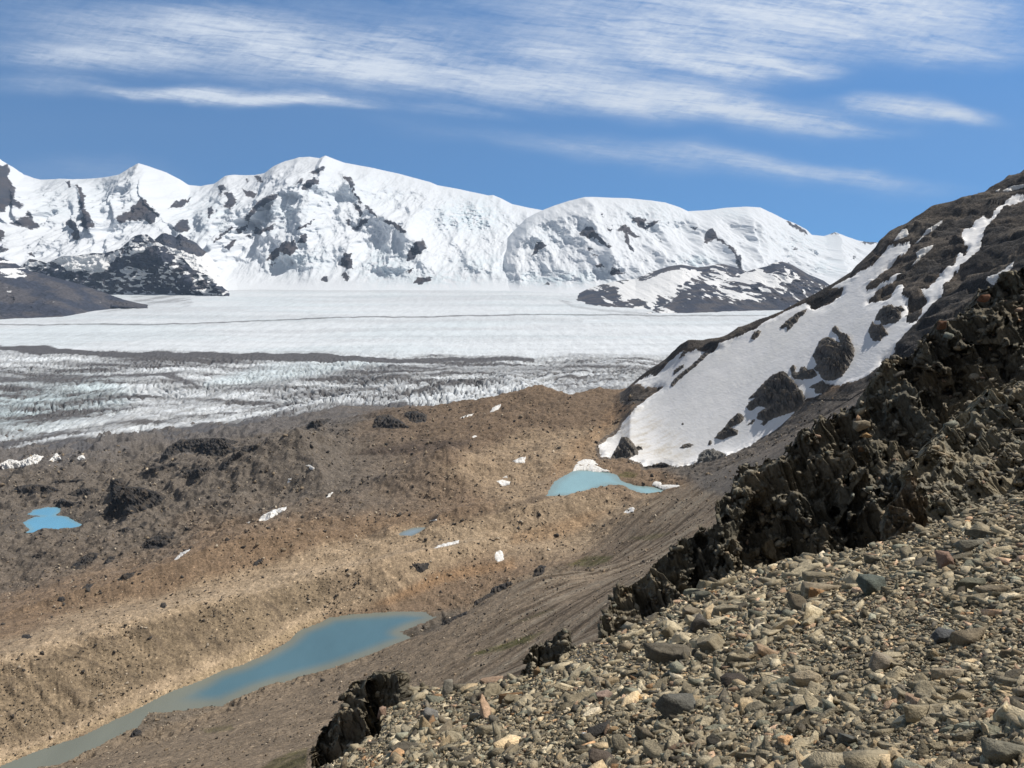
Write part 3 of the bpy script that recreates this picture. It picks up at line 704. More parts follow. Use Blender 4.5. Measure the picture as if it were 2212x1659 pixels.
def edge_py(px): return np.interp(px, EDX, EDY)
def fit_scree():
    rows = []; rhs = []
    for px in np.linspace(330, 1024, 30):
        u, w = ray(px, edge_py(px)); Y = np.interp(px, [300, 600, 1024], [19, 21, 21]); rows.append([1, Y, -u * Y]); rhs.append(-w * Y)
    for px, py, Y in ((1024, 768, 3.4), (700, 768, 6.0)):
        u, w = ray(px, py)
        for _ in range(8): rows.append([1, Y, -u * Y]); rhs.append(-w * Y)
    return np.linalg.lstsq(np.array(rows), np.array(rhs), rcond=None)[0]
H0, SA, SB = fit_scree()
print('scree plane', H0, SA, SB)
def scree_Y(u, w): return H0 / np.maximum(-w - SA + SB * u, H0 / 34.0)
SN = np.array([-SB, SA, 1.0]); SN /= np.linalg.norm(SN)

def seg_ridge(Z, X, Y, pts, slope, k=2.0, amp=3.0, wl=35.0, seed=1):
    """a crest through 3D points in any direction, falling off evenly to both sides"""
    p = np.array([fd(*a) for a in pts]); R = 170.0
    m = (X > p[:, 0].min() - R) & (X < p[:, 0].max() + R) & (Y > p[:, 1].min() - R) & (Y < p[:, 1].max() + R)
    x = X[m]; y = Y[m]; best = np.full(x.shape, -1e9)
    n = fbm(x / wl, y / wl, 4, seed=seed)
    for i in range(len(p) - 1):
        a, b = p[i], p[i + 1]; dx, dy = b[0] - a[0], b[1] - a[1]
        t = np.clip(((x - a[0]) * dx + (y - a[1]) * dy) / (dx * dx + dy * dy), 0, 1)
        d = np.hypot(x - a[0] - t * dx, y - a[1] - t * dy)
        best = np.maximum(best, a[2] + (b[2] - a[2]) * t - slope * d)
    zz = Z.copy(); zz[m] = smax(Z[m], best + amp * n, k); return zz

def build_ground():
    global GU, GY, GZZ, GPX, GPY
    u = np.linspace(-.92, 1.12, 1430); Yr = np.concatenate([np.exp(np.linspace(math.log(a), math.log(b), n, endpoint=False)) for a, b, n in ((11, 45, 110), (45, 740, 600), (740, 1400, 370), (1400, 2650, 120))])
    U, Y = np.meshgrid(u, Yr); X = U * Y
    Z = TPS(X, Y)
    wn = sstep(120, 50, Y); Z = Z * (1 - wn) + (-H0 - SA * Y + SB * X - 1.3 - (.07 + .07 * sstep(.3, .6, U)) * np.clip(Y - 17, 0, 60)) * wn
    # the snow mountain on the right
    cx = np.array(CREST_S); ycr = interp_pts(YC_S, cx[:, 0]); C = P(cx[:, 0], cx[:, 1], ycr)
    b = np.array(BASE_S); bu = b[:, 0] / b[:, 1]; cu = C[:, 0] / C[:, 1]
    yb = np.interp(cu, bu, b[:, 1]); zb = np.interp(cu, bu, b[:, 2])
    fr = np.clip((C[:, 2] - zb) / (ycr - yb), .12, .7)
    mount = crest_ridge([tuple(q) for q in C], fr, .62, .8, sm=110)
    zm = mount(U, Y)
    # hollow the flank slightly, and roughen the bare rock
    Z = np.where(U > .08, smax(Z, zm, 5.0), Z)
    # lateral moraines
    r1 = crest_ridge([fd(*a) for a in [(-200, 1478, 268), (0, 1425, 275), (150, 1385, 275.5), (300, 1340, 277), (450, 1300, 276), (600, 1258, 276), (760, 1222, 280), (900, 1195, 285), (1050, 1168, 295)]], .58, .36, .3)
    Z = smax(Z, r1(U, Y), 1.6)
    r4 = crest_ridge([fd(*a) for a in [(690, 905, 320), (830, 886, 303), (930, 880, 297), (1010, 868, 285), (1080, 850, 270), (1160, 836, 258), (1230, 845, 259), (1300, 832, 254), (1400, 830, 248)]], .17, .42, .5)
    Z = smax(Z, r4(U, Y), 5.0)
    r5 = crest_ridge([fd(*a) for a in [(480, 985, 352), (560, 950, 302), (640, 928, 272), (720, 936, 284), (800, 948, 298)]], .38, .45, .4)
    Z = seg_ridge(Z, X, Y, [(540, 1010, 330), (590, 968, 303), (640, 929, 273), (700, 938, 285), (770, 950, 300)], .48, 3.0, 4.0, 45, 295)
    Z = seg_ridge(Z, X, Y, [(640, 929, 273), (672, 985, 298), (700, 1040, 313)], .5, 3.0, 4.0, 45, 297)
    r6 = crest_ridge([fd(*a) for a in [(860, 1020, 300), (920, 977, 276), (965, 960, 261), (1010, 975, 270), (1080, 1002, 284), (1150, 1014, 292)]], .52, .45, .5)
    Z = seg_ridge(Z, X, Y, [(890, 1035, 302), (930, 990, 281), (965, 960, 262), (1020, 984, 277), (1100, 1010, 292)], .52, 2.0, 3.0, 35, 296)
    Z = seg_ridge(Z, X, Y, [(965, 960, 262), (978, 1010, 290), (995, 1060, 304)], .5, 2.0, 3.0, 35, 298)
    r7 = crest_ridge([fd(*a) for a in [(840, 1140, 302), (960, 1112, 293), (1080, 1090, 287), (1190, 1083, 284), (1250, 1067, 282), (1300, 1055, 281), (1340, 1061, 285), (1400, 1092, 293)]], .46, .4, .4)
    Z = smax(Z, r7(U, Y), 1.6)
    r8 = crest_ridge([fd(*a) for a in [(-40, 1345, 330), (120, 1290, 318), (280, 1240, 306), (400, 1200, 300), (500, 1170, 297), (620, 1150, 300), (760, 1135, 304)]], .48, .34, .4)
    Z = smax(Z, r8(U, Y), 1.6)
    qx, qy = proj(X, Y, Z)
    # relief
    hill = sstep(.0, .2, U + (700 - Y) / 2500.0) * sstep(900, 600, Y)
    rough = np.clip(Y / 600, .25, 1.6)
    snowside = (zm > Z - 6) & (U > .08)
    d = 5 * fbm(X / 130, Y / 130, 3, seed=201) + (1.6 + 2.6 * sstep(-.1, -.45, U) * sstep(650, 800, Y)) * (rdg(X / 46, Y / 46, 4, seed=202) - 1) + 1.15 * fbm(X / 9, Y / 9, 4, seed=203)
    crestw = sstep(4, 26, np.abs(Y - np.interp(U, cu[np.argsort(cu)], ycr[np.argsort(cu)])) )
    base_w = np.where(snowside, .55 * (.15 + .85 * crestw), 1.0)
    presn = sdpoly(qx, qy, SNOW_OUT, 12) * ((U > .05) & (Y > 640)) - 12.0 * ~((U > .05) & (Y > 640))
    d = d * (1 - .88 * sstep(-3, 9, presn))
    d = d * rough * base_w * np.where(hill > .5, .45, 1.0)
    GL = np.zeros(X.shape)
    left = sstep(-.15, -.5, U + 0 * Y) * sstep(700, 900, Y)
    d = d + left * 13 * (rdg(X / 75, Y / 75, 4, seed=210) - 1.05)
    Z = Z + d
    # gullies on the moraine face above the lake
    far_shore = [tuple(q) for q in WORLD_POLY[0][0][2:26]]
    m = (X > -420) & (X < 80) & (Y > 380) & (Y < 640)
    ds = segd(X[m], Y[m], far_shore)
    al = X[m] * .72 + Y[m] * .69
    gl = (rdg((al + .55 * ds + 3 * fbm(X[m] / 12, Y[m] / 12, 3, seed=31)) / 9.0, ds / 70 + 3, 3, seed=32) - 1.0) * 2.6
    zz = Z[m]; wgl = sstep(4, 22, ds) * sstep(95, 60, ds); zz += gl * wgl; Z[m] = zz; GL[m] = gl * wgl; FACE = np.zeros(X.shape); FACE[m] = sstep(7, 16, ds) * sstep(74, 52, ds)
    # bedrock relief of the bare upper flank
    sn = np.zeros(X.shape)
    # downslope rock ribs on the flank
    ms = snowside & (Y > 780) & (qx > 620) & (qy < 404) | (presn > -2)
    rb = (rdg((X[ms] + .55 * Y[ms]) / 60, (Y[ms] - .3 * X[ms]) / 150, 3, seed=35) - 1.0) * 9 + 4.0 * cells((X[ms] + .5 * Y[ms]) / 30, Y[ms] / 44, 36) + .9 * cells((X[ms] + .5 * Y[ms]) / 11, Y[ms] / 17, 37)
    # lakes: basin inside, dry shore outside
    for wp, z in WORLD_POLY:
        sdv = sdpoly(X, Y, [tuple(q) for q in wp], 60)
        sdv = np.where(sdv > -59, sdv + 1.3 * fbm(X / 10, Y / 13, 4, seed=281) + .5, sdv)
        near = sdv > -60
        zz = Z[near]; s = sdv[near]
        inside = z - .25 - np.clip(s, 0, 30) * .12
        shore = np.maximum(zz, z + .12 + np.minimum(-s, 12) * .035 - np.maximum(-s - 12, 0) * .35)
        k = sstep(18, 60, -s) if z != -310.0 or len(wp) > 20 else sstep(5, 16, -s)
        sandy = sstep(-6, 4, sdpoly(qx[near], qy[near], C5('540 900 590 840 640 785 760 780 980 745 1010 775 880 830 760 870 640 930'), 10))
        shore_lim = z + .3 + np.maximum(-s, 0) * (.62 - .54 * sandy)
        shore = np.minimum(shore, np.maximum(shore_lim, zz * k + shore_lim * (1 - k)))
        Z[near] = np.where(s > 0, inside, shore)
    # where the snow lies
    qx, qy = proj(X, Y, Z)
    jx = qx + 1.3 * fbm(X / 11, Y / 11, 4, seed=221); jy = qy + 1.0 * fbm(X / 11, Y / 11, 4, seed=222)
    sn = sdpoly(jx, jy, SNOW_OUT, 30)
    sn = np.where((U > .05) & (Y > 640), sn, -30)
    for pl in SNOW_HOLES: sn = np.minimum(sn, -sdpoly(jx, jy, pl, 30))
    snow = sn > 0
    wgt = sstep(6, -4, sn)
    wm = np.maximum(sstep(404, 372, qy) * sstep(622, 648, qx), sstep(-2, 6, presn))
    add = np.zeros(X.shape); add[ms] = rb * wm[ms]
    Z = Z + add * wgt * (.2 + .8 * crestw) + np.clip(sn, 0, 2.5) * .35
    qx, qy = proj(X, Y, Z)
    GU, GY, GZZ, GPX, GPY = u, Yr, Z, qx, qy
    # ---- colour of the ground, a hollow's shade and a lit crest painted in
    n1 = fbm(X / 90, Y / 90, 4, seed=231); n2 = fbm(X / 300, Y / 300, 3, seed=232)
    tan = np.array([.380, .292, .198]); brown = np.array([.215, .155, .105]); grey = np.array([.152, .129, .106]); dgrey = np.array([.140, .128, .120]); slope = np.array([.225, .176, .125]); orange = np.array([.33, .205, .11]); sand = np.array([.165, .138, .108]); moss = np.array([.085, .082, .022]); rockc = np.array([.115, .102, .090]); chute = np.array([.135, .124, .112])
    Cc = np.broadcast_to(brown, X.shape + (3,)).copy()
    def blend(c, m):
        nonlocal Cc
        m = np.clip(m, 0, 1)[..., None]; Cc = Cc * (1 - m) + c * m
    def soft(poly, w, s=1.0):
        return s * sstep(-w, w, sdpoly(qx + w * .8 * n1, qy + w * .8 * n1, poly, 3 * w + 4))
    blend(grey, sstep(720, 980, Y + 90 * n1) * sstep(-.02, -.25, U))
    blend(dgrey, sstep(-405, -415, Z) * .9 + soft(C3('-60 560 300 500 700 440 1200 400 1700 350 1800 400 1500 430 1250 470 1000 520 600 640 300 680 -60 640'), 8))
    blend(grey * .95, soft(C3('-60 640 300 600 700 520 900 640 760 800 760 1000 400 1060 0 1200 -60 1200'), 14, .8))
    blend(np.array([.225, .158, .102]), soft(C5('-80 390 0 370 240 285 560 190 800 105 1000 40 1300 -40 1700 -60 2000 -60 2212 60 1600 330 1400 390 1000 620 500 840 0 1050 -80 1060'), 5, .85))
    blend(tan, soft(C5('-80 560 0 520 300 380 600 300 900 230 1200 150 1500 60 1700 0 2000 -30 2212 60 1600 330 1400 390 1000 620 500 840 0 1050 -80 1060'), 7, .8))
    blend(tan * 1.12, soft(C5('1400 385 1200 490 900 620 500 810 0 1010 -60 1060 -60 1000 400 800 800 600 1200 430 1400 340'), 5, .75))
    blend(tan, soft(C4('0 500 300 450 480 420 380 560 260 640 150 760 0 800 -200 700 -300 640'), 12, .55))
    blend(tan * .95, soft(C4('-400 900 0 780 350 740 700 780 900 740 850 900 500 960 200 1020 -300 1000'), 10, .75))
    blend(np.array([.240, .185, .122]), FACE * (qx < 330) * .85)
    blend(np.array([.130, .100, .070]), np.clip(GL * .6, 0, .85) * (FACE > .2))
    blend(tan * 1.15, sstep(9, 3, segd(qx, qy, FF('-40 1442 0 1425 150 1383 300 1338 450 1298 600 1256 760 1220'))) * .8 * (qx < 360))  # crest line lightened: sunlit look of the top put into the colour
    blend(brown * .72, soft(C4('-300 260 -100 330 300 300 560 285 560 330 420 420 200 440 -100 520 -400 560 -700 480 -500 340'), 14, .6))
    blend(np.array([.085, .065, .052]), soft(C3('1480 575 1600 545 1800 530 2000 520 2060 512 2000 545 1850 560 1650 580'), 3, .85) + soft(C4('-180 840 -60 815 60 775 140 752 160 768 60 800 -60 835'), 1.2, .45))  # hollow's shade put into the colour as a dark strip; then the stream line
    blend(orange, soft(C5('1600 330 1760 260 1900 200 2100 150 2212 120 2212 160 2000 220 1820 280 1680 330'), 4, .55))
    blend(orange, soft(C4('120 690 250 560 330 480 420 380 470 360 420 470 340 560 260 630 200 680'), 6, .35) + soft(C4('0 930 200 880 330 830 420 820 300 900 120 960 0 970'), 4, .4))
    blend(slope, np.maximum(hill, soft(C7('-900 1438 -2000 1500 -200 900 300 760 900 540 1115 440 1290 355 1470 200 1800 40 2212 0 2600 1438'), 3)) * (qy > 455) * .96)
    stripe = fbm((X * .79 + Y * .6) / 60, (-X * .6 + Y * .79) / 9, 4, seed=241)
    blend(np.array([.080, .058, .038]), hill * (qy > 460) * sstep(.08, .45, stripe) * .85)
    blend(np.array([.27, .23, .175]), hill * (qy > 460) * sstep(.12, .5, -stripe) * .7)
    blend(chute, soft(C4('560 600 900 570 1300 330 1500 250 1700 0 2212 -300 2212 300 1500 900 900 760'), 6, .85))
    blend(sand * .85, soft(C5('1725 450 1775 475 1900 440 2010 350 1870 365 1880 386'), 3))
    blend(sand, soft(C5('590 858 640 795 740 792 960 765 800 830 690 860 600 900'), 3, .8))
    blend(np.array([.44, .335, .205]), soft(C5('1400 385 1380 410 1230 500 1050 590 870 660 650 750 500 825 250 938 0 1030 0 1000 300 890 650 720 900 610 1200 470 1330 400'), 3, .5))
    for pl, s in ((C7('1290 665 1400 620 1500 590 1620 550 1750 515 1740 535 1640 590 1540 625 1400 650'), .95), (C6('230 160 330 125 440 120 420 145 330 168'), .8), (C6('500 45 620 25 700 20 600 55'), .6), (C5('1100 1060 1180 1000 1260 965 1330 950 1320 1040'), .7), (S5('340 655 430 610 530 630 500 668 400 668'), .8), (C6('0 495 80 465 140 445 60 500'), .9), (C7('1600 440 1850 350 1900 345 1700 420'), .45), (C5('870 870 1000 850 1010 870 900 890'), .5)):
        blend(moss, soft(pl, 1.6, s) * (.6 + .4 * sstep(-.3, .3, fbm(X / 6, Y / 6, 3, seed=250))))
    blend(rockc, ms * sstep(4, -3, sn) * .9 * (qy < 470) * (sdpoly(qx, qy, C4('560 600 900 570 1300 330 1500 250 1700 0 2212 -300 2212 300 1500 900 900 760'), 20) < -3))
    blend(np.array([.175, .152, .125]), ms * sstep(.0, .5, fbm((X + .5 * Y) / 50, Y / 160, 4, seed=260)) * (qy < 380) * .8 * sstep(4, -3, sn))
    blend(np.array([.062, .058, .056]), ms * sstep(-.1, .3, fbm((X + .5 * Y) / 60, Y / 90, 4, seed=261)) * (qy < 385) * .9 * sstep(4, -3, sn))
    gr = np.random.default_rng(3); spk = gr.normal(0, 1, X.shape); Cc = Cc * np.exp(.05 * np.where(snow, 0, spk) + .22 * fbm(X / 5, Z / 3.2, 4, z=Y / 6, seed=290))[..., None]
    Z = Z + np.where(sn < -2, gr.normal(0, .07, X.shape) * rough * (qy > 380), 0)
    GZZ = Z
    V = np.stack([X, Y, Z], -1).reshape(-1, 3)
    sf = snow[:-1, :-1] & snow[1:, :-1] & snow[:-1, 1:] & snow[1:, 1:]
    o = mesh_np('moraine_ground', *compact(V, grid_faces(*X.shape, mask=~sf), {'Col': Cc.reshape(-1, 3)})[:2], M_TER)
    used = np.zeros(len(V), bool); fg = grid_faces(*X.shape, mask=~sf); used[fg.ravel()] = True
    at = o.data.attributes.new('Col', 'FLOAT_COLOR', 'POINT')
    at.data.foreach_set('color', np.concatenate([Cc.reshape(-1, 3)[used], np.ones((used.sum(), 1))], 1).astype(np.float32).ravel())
    RK = ms * sstep(2, -2, sn) * (qy < 400) * sstep(620, 640, qx)
    at = o.data.attributes.new('rk', 'FLOAT', 'POINT'); at.data.foreach_set('value', RK.ravel()[used].astype(np.float32))
    tag(o, kind='structure')
    dirt = soft(S1('250 1020 420 860 560 960 640 1060 900 1250 700 1350 430 1300 300 1150'), 10, .55) * sstep(-.3, .5, fbm(X / 30 + Y / 40, Y / 12, 4, seed=270)) + soft(S1('60 1300 60 1200 250 1040 400 1200 700 1280 900 1380 700 1400 400 1380 200 1330'), 6, .25)
    vv, ff, aa = compact(V, grid_faces(*X.shape, mask=sf), {'dirt': dirt.ravel()})
    o = mesh_np('snow_field', vv, ff, M_SNOW, aa)
    tag(o, kind='structure')

SNOW_OUT = S1('345 708 430 650 500 612 550 610 600 575 660 520 700 470 740 420 790 400 850 410 900 400 960 405 1040 410 1110 362 1170 330 1250 290 1310 265 1330 250 1430 195 1500 155') + S2('130 1318 330 1228 350 1240 410 1270 480 1265 570 1220 630 1150 640 1110 540 1125 560 1095 700 1005 720 1015 800 960 880 920 950 860 1000 800 1060 750 1150 730 1230 700 1240 740 1180 810 1080 890 980 970 940 1030 850 1110 850 1135 930 1110 990 1060 1060 1020 1110 980 1160 970 1110 1025 1060 1060 960 1120 880 1210 880 1245 1000 1220 1060 1180 1080 1110 1130 1060 1170 1035 1180 1080 1160 1170 1220 1225 1220 1290 1200 1340 1205 1410 1290 1380 1320 1320 1330 1260 1370 1210 1330 1170 1320 1130 1390 1110 1400 1070 1440 1030 1520 970 1600 920 1620 840 1660 770 1700 830 1730 740 1690 740 1670 650 1690 580 1730 570 1750 600 1780 520 1870 480 1890 500 1930 490 1990 410 2080 340 2140 320 2230 308 2230 335 2130 380 2060 390 1960 500 1890 590 1860 640 1840 750 1790 820 1700 910 1600 1000 1520 1080 1500 1180 1440 1230 1380 1310 1300 1380 1250 1450 1180 1520 1110 1600 1080 1659') + S3('1000 890 960 960 900 1020 830 1080 740 1105 640 1135 580 1125 500 1110') + S1('1980 785 1880 825 1850 820 1765 925 1700 990 1620 1060 1480 1150 1370 1230 1270 1280 1180 1310 1150 1315 1140 1300 1060 1340 990 1365 910 1375 830 1400 740 1410 690 1405 640 1375 560 1385 440 1410 410 1370 360 1370 320 1340 350 1320 155 1330 75 1325 50 1230 110 1180 200 1120 240 1085 250 1030 320 960 420 860 500 790 560 745 605 715 540 715 450 730 400 705')
SNOW_HOLES = []
build_ground()

def drop_on(px, py):
    """ground points seen at picture points (first hit), and the row/col they fall in"""
    u, w = ray(px, py)
    fc = np.clip((u - GU[0]) / (GU[1] - GU[0]), 0, len(GU) - 1.001); ci = fc.astype(int); cf = fc - ci
    out = np.empty(u.shape + (3,)); n = u.size
    for a in range(0, n, 3000):
        s = slice(a, min(n, a + 3000))
        z = GZZ[:, ci[s]] * (1 - cf[s]) + GZZ[:, ci[s] + 1] * cf[s]
        e = z / GY[:, None] - w[s]
        hit = np.argmax(e >= 0, 0); hit = np.where((e >= 0).any(0), hit, len(GY) - 1); hit = np.maximum(hit, 1)
        j = np.arange(hit.size); e1 = e[hit, j]; e0 = e[hit - 1, j]
        t = np.clip(-e0 / np.where(np.abs(e1 - e0) < 1e-12, 1e-12, e1 - e0), 0, 1)
        Y = GY[hit - 1] + (GY[hit] - GY[hit - 1]) * t
        out[s] = np.stack([u[s] * Y, Y, w[s] * Y], -1)
    return out

# ------------------------------------------------------------------ water
def water(name, wp, z, mat, step, island=None):
    lo = wp.min(0) - step; hi = wp.max(0) + step
    xs = np.arange(lo[0], hi[0], step); ys = np.arange(lo[1], hi[1], step)
    X, Y = np.meshgrid(xs, ys)
    s = sdpoly(X, Y, [tuple(q) for q in wp], 40)
    ok = s > -2.2
    m = ok[:-1, :-1] | ok[1:, :-1] | ok[:-1, 1:] | ok[1:, 1:]
    V = np.stack([X, Y, 0 * X + z], -1).reshape(-1, 3)
    sh = np.clip(s / (16 if name == 'lake' else 8), 0, 1)
    if name == 'lake':
        # the long shallow inlet and shelf at the near end
        qx, qy = proj(X, Y, z + 0 * X)
        sh = sh * sstep(150, 235, qx - (qy - 700) * .3 + 10 * fbm(X / 20, Y / 20, 3, seed=5)) * (.25 + .75 * sstep(0, 9, s))
    v, f, a = compact(V, grid_faces(*X.shape, mask=m), {'shore': sh.ravel()})
    return tag(mesh_np(name, v, f, mat, a), kind='structure')
M_W1 = mat_water('lake_water', (.095, .180, .225), (.19, .205, .175), .12)
M_W2 = mat_water('turquoise_water', (.26, .42, .45), (.24, .34, .34), .12, .5)
M_W3 = mat_water('blue_water', (.15, .37, .54), (.19, .36, .45), .12, .45)
M_W4 = mat_water('pond_water', (.22, .28, .32), (.20, .23, .22), .1)
water('lake', WORLD_POLY[0][0], -310.0, M_W1, 1.3)
water('lake', WORLD_POLY[1][0], -300.0, M_W2, 1.6)
water('pond_water', WORLD_POLY[2][0], -380.0, M_W3, 1.8)
water('pond_water', WORLD_POLY[3][0], -310.0, M_W4, 1.2)

# ------------------------------------------------------------------ things lying on the ground: outcrops, snow patches
def draped(name, poly, mat, height, width, rough, step=.45, sink=1.2, jit=.5, seed=0, smooth=True, freq=1.0, planar=False):
    """a body resting on the ground whose outline follows poly (picture points); height/width/rough in metres"""
    p = np.array(poly)
    xs = np.arange(p[:, 0].min() - 1.5, p[:, 0].max() + 1.5, step); ys = np.arange(p[:, 1].min() - 1.5, p[:, 1].max() + 1.5, step)
    if len(xs) < 4 or len(ys) < 4: return None
    QX, QY = np.meshgrid(xs, ys)
    B = drop_on(QX.ravel(), QY.ravel()).reshape(QX.shape + (3,))
    if planar:
        A = np.stack([np.ones(QX.size), (QX - QX.mean()).ravel() / 10, (QY - QY.mean()).ravel() / 10, ((QX - QX.mean()).ravel() / 10) ** 2], 1)
        yv = B[..., 1].ravel(); k = np.abs(yv - np.median(yv)) < 30
        cf = np.linalg.lstsq(A[k], yv[k], rcond=None)[0]; B = P(QX, QY, (A @ cf).reshape(QX.shape) - 1.0)
    mpp = B[..., 1] / F_PX
    jx = QX + jit * fbm(QX / 2.6, QY / 2.6, 4, seed=seed); jy = QY + jit * fbm(QX / 2.6, QY / 2.6, 4, seed=seed + 7)
    s = sdpoly(jx, jy, poly, 4)
    ymed = np.median(B[..., 1][s > 0]) if (s > 0).any() else np.median(B[..., 1])
    good = np.abs(B[..., 1] - ymed) < ymed * .22
    d = s * mpp
    h = height * (1 - np.exp(-np.maximum(d, 0) / width))
    if rough:
        q = freq
        nz = rdg(B[..., 0] / 7 * q, B[..., 2] / 4.2 * q, 4, z=B[..., 1] / 9 * q, seed=seed + 13) - 1.0 + .5 * fbm(B[..., 0] / 2.2 * q, B[..., 2] / 1.4 * q, 3, z=B[..., 1] / 2.5 * q, seed=seed + 14)
        cz = cells(B[..., 0] / 5 * q + .3 * nz, B[..., 2] / 4 * q, seed + 21) + .5 * cells(B[..., 0] / 2 * q, B[..., 2] / 1.5 * q + .2 * nz, seed + 22)
        h = h + rough * (.35 * nz + .75 * cz) * np.clip(d / width, 0, 1)
    h = np.where(s > 0, np.maximum(h, .05), -sink)
    V = B.copy(); V[..., 2] += h * .75; V[..., 1] -= np.where(s > 0, h * .55, 0); V[..., 0] -= np.where(s > 0, h * .15, 0)
    ok = (s > -step * 1.6) & good
    m = ok[:-1, :-1] & ok[1:, :-1] & ok[:-1, 1:] & ok[1:, 1:]
    if not m.any(): return None
    v, f, _ = compact(V.reshape(-1, 3), grid_faces(*QX.shape, mask=m), {})
    o = mesh_np(name, v, f[:, ::-1], mat, {'dirt': np.zeros(len(v))}, smooth)
    return recentre(o)

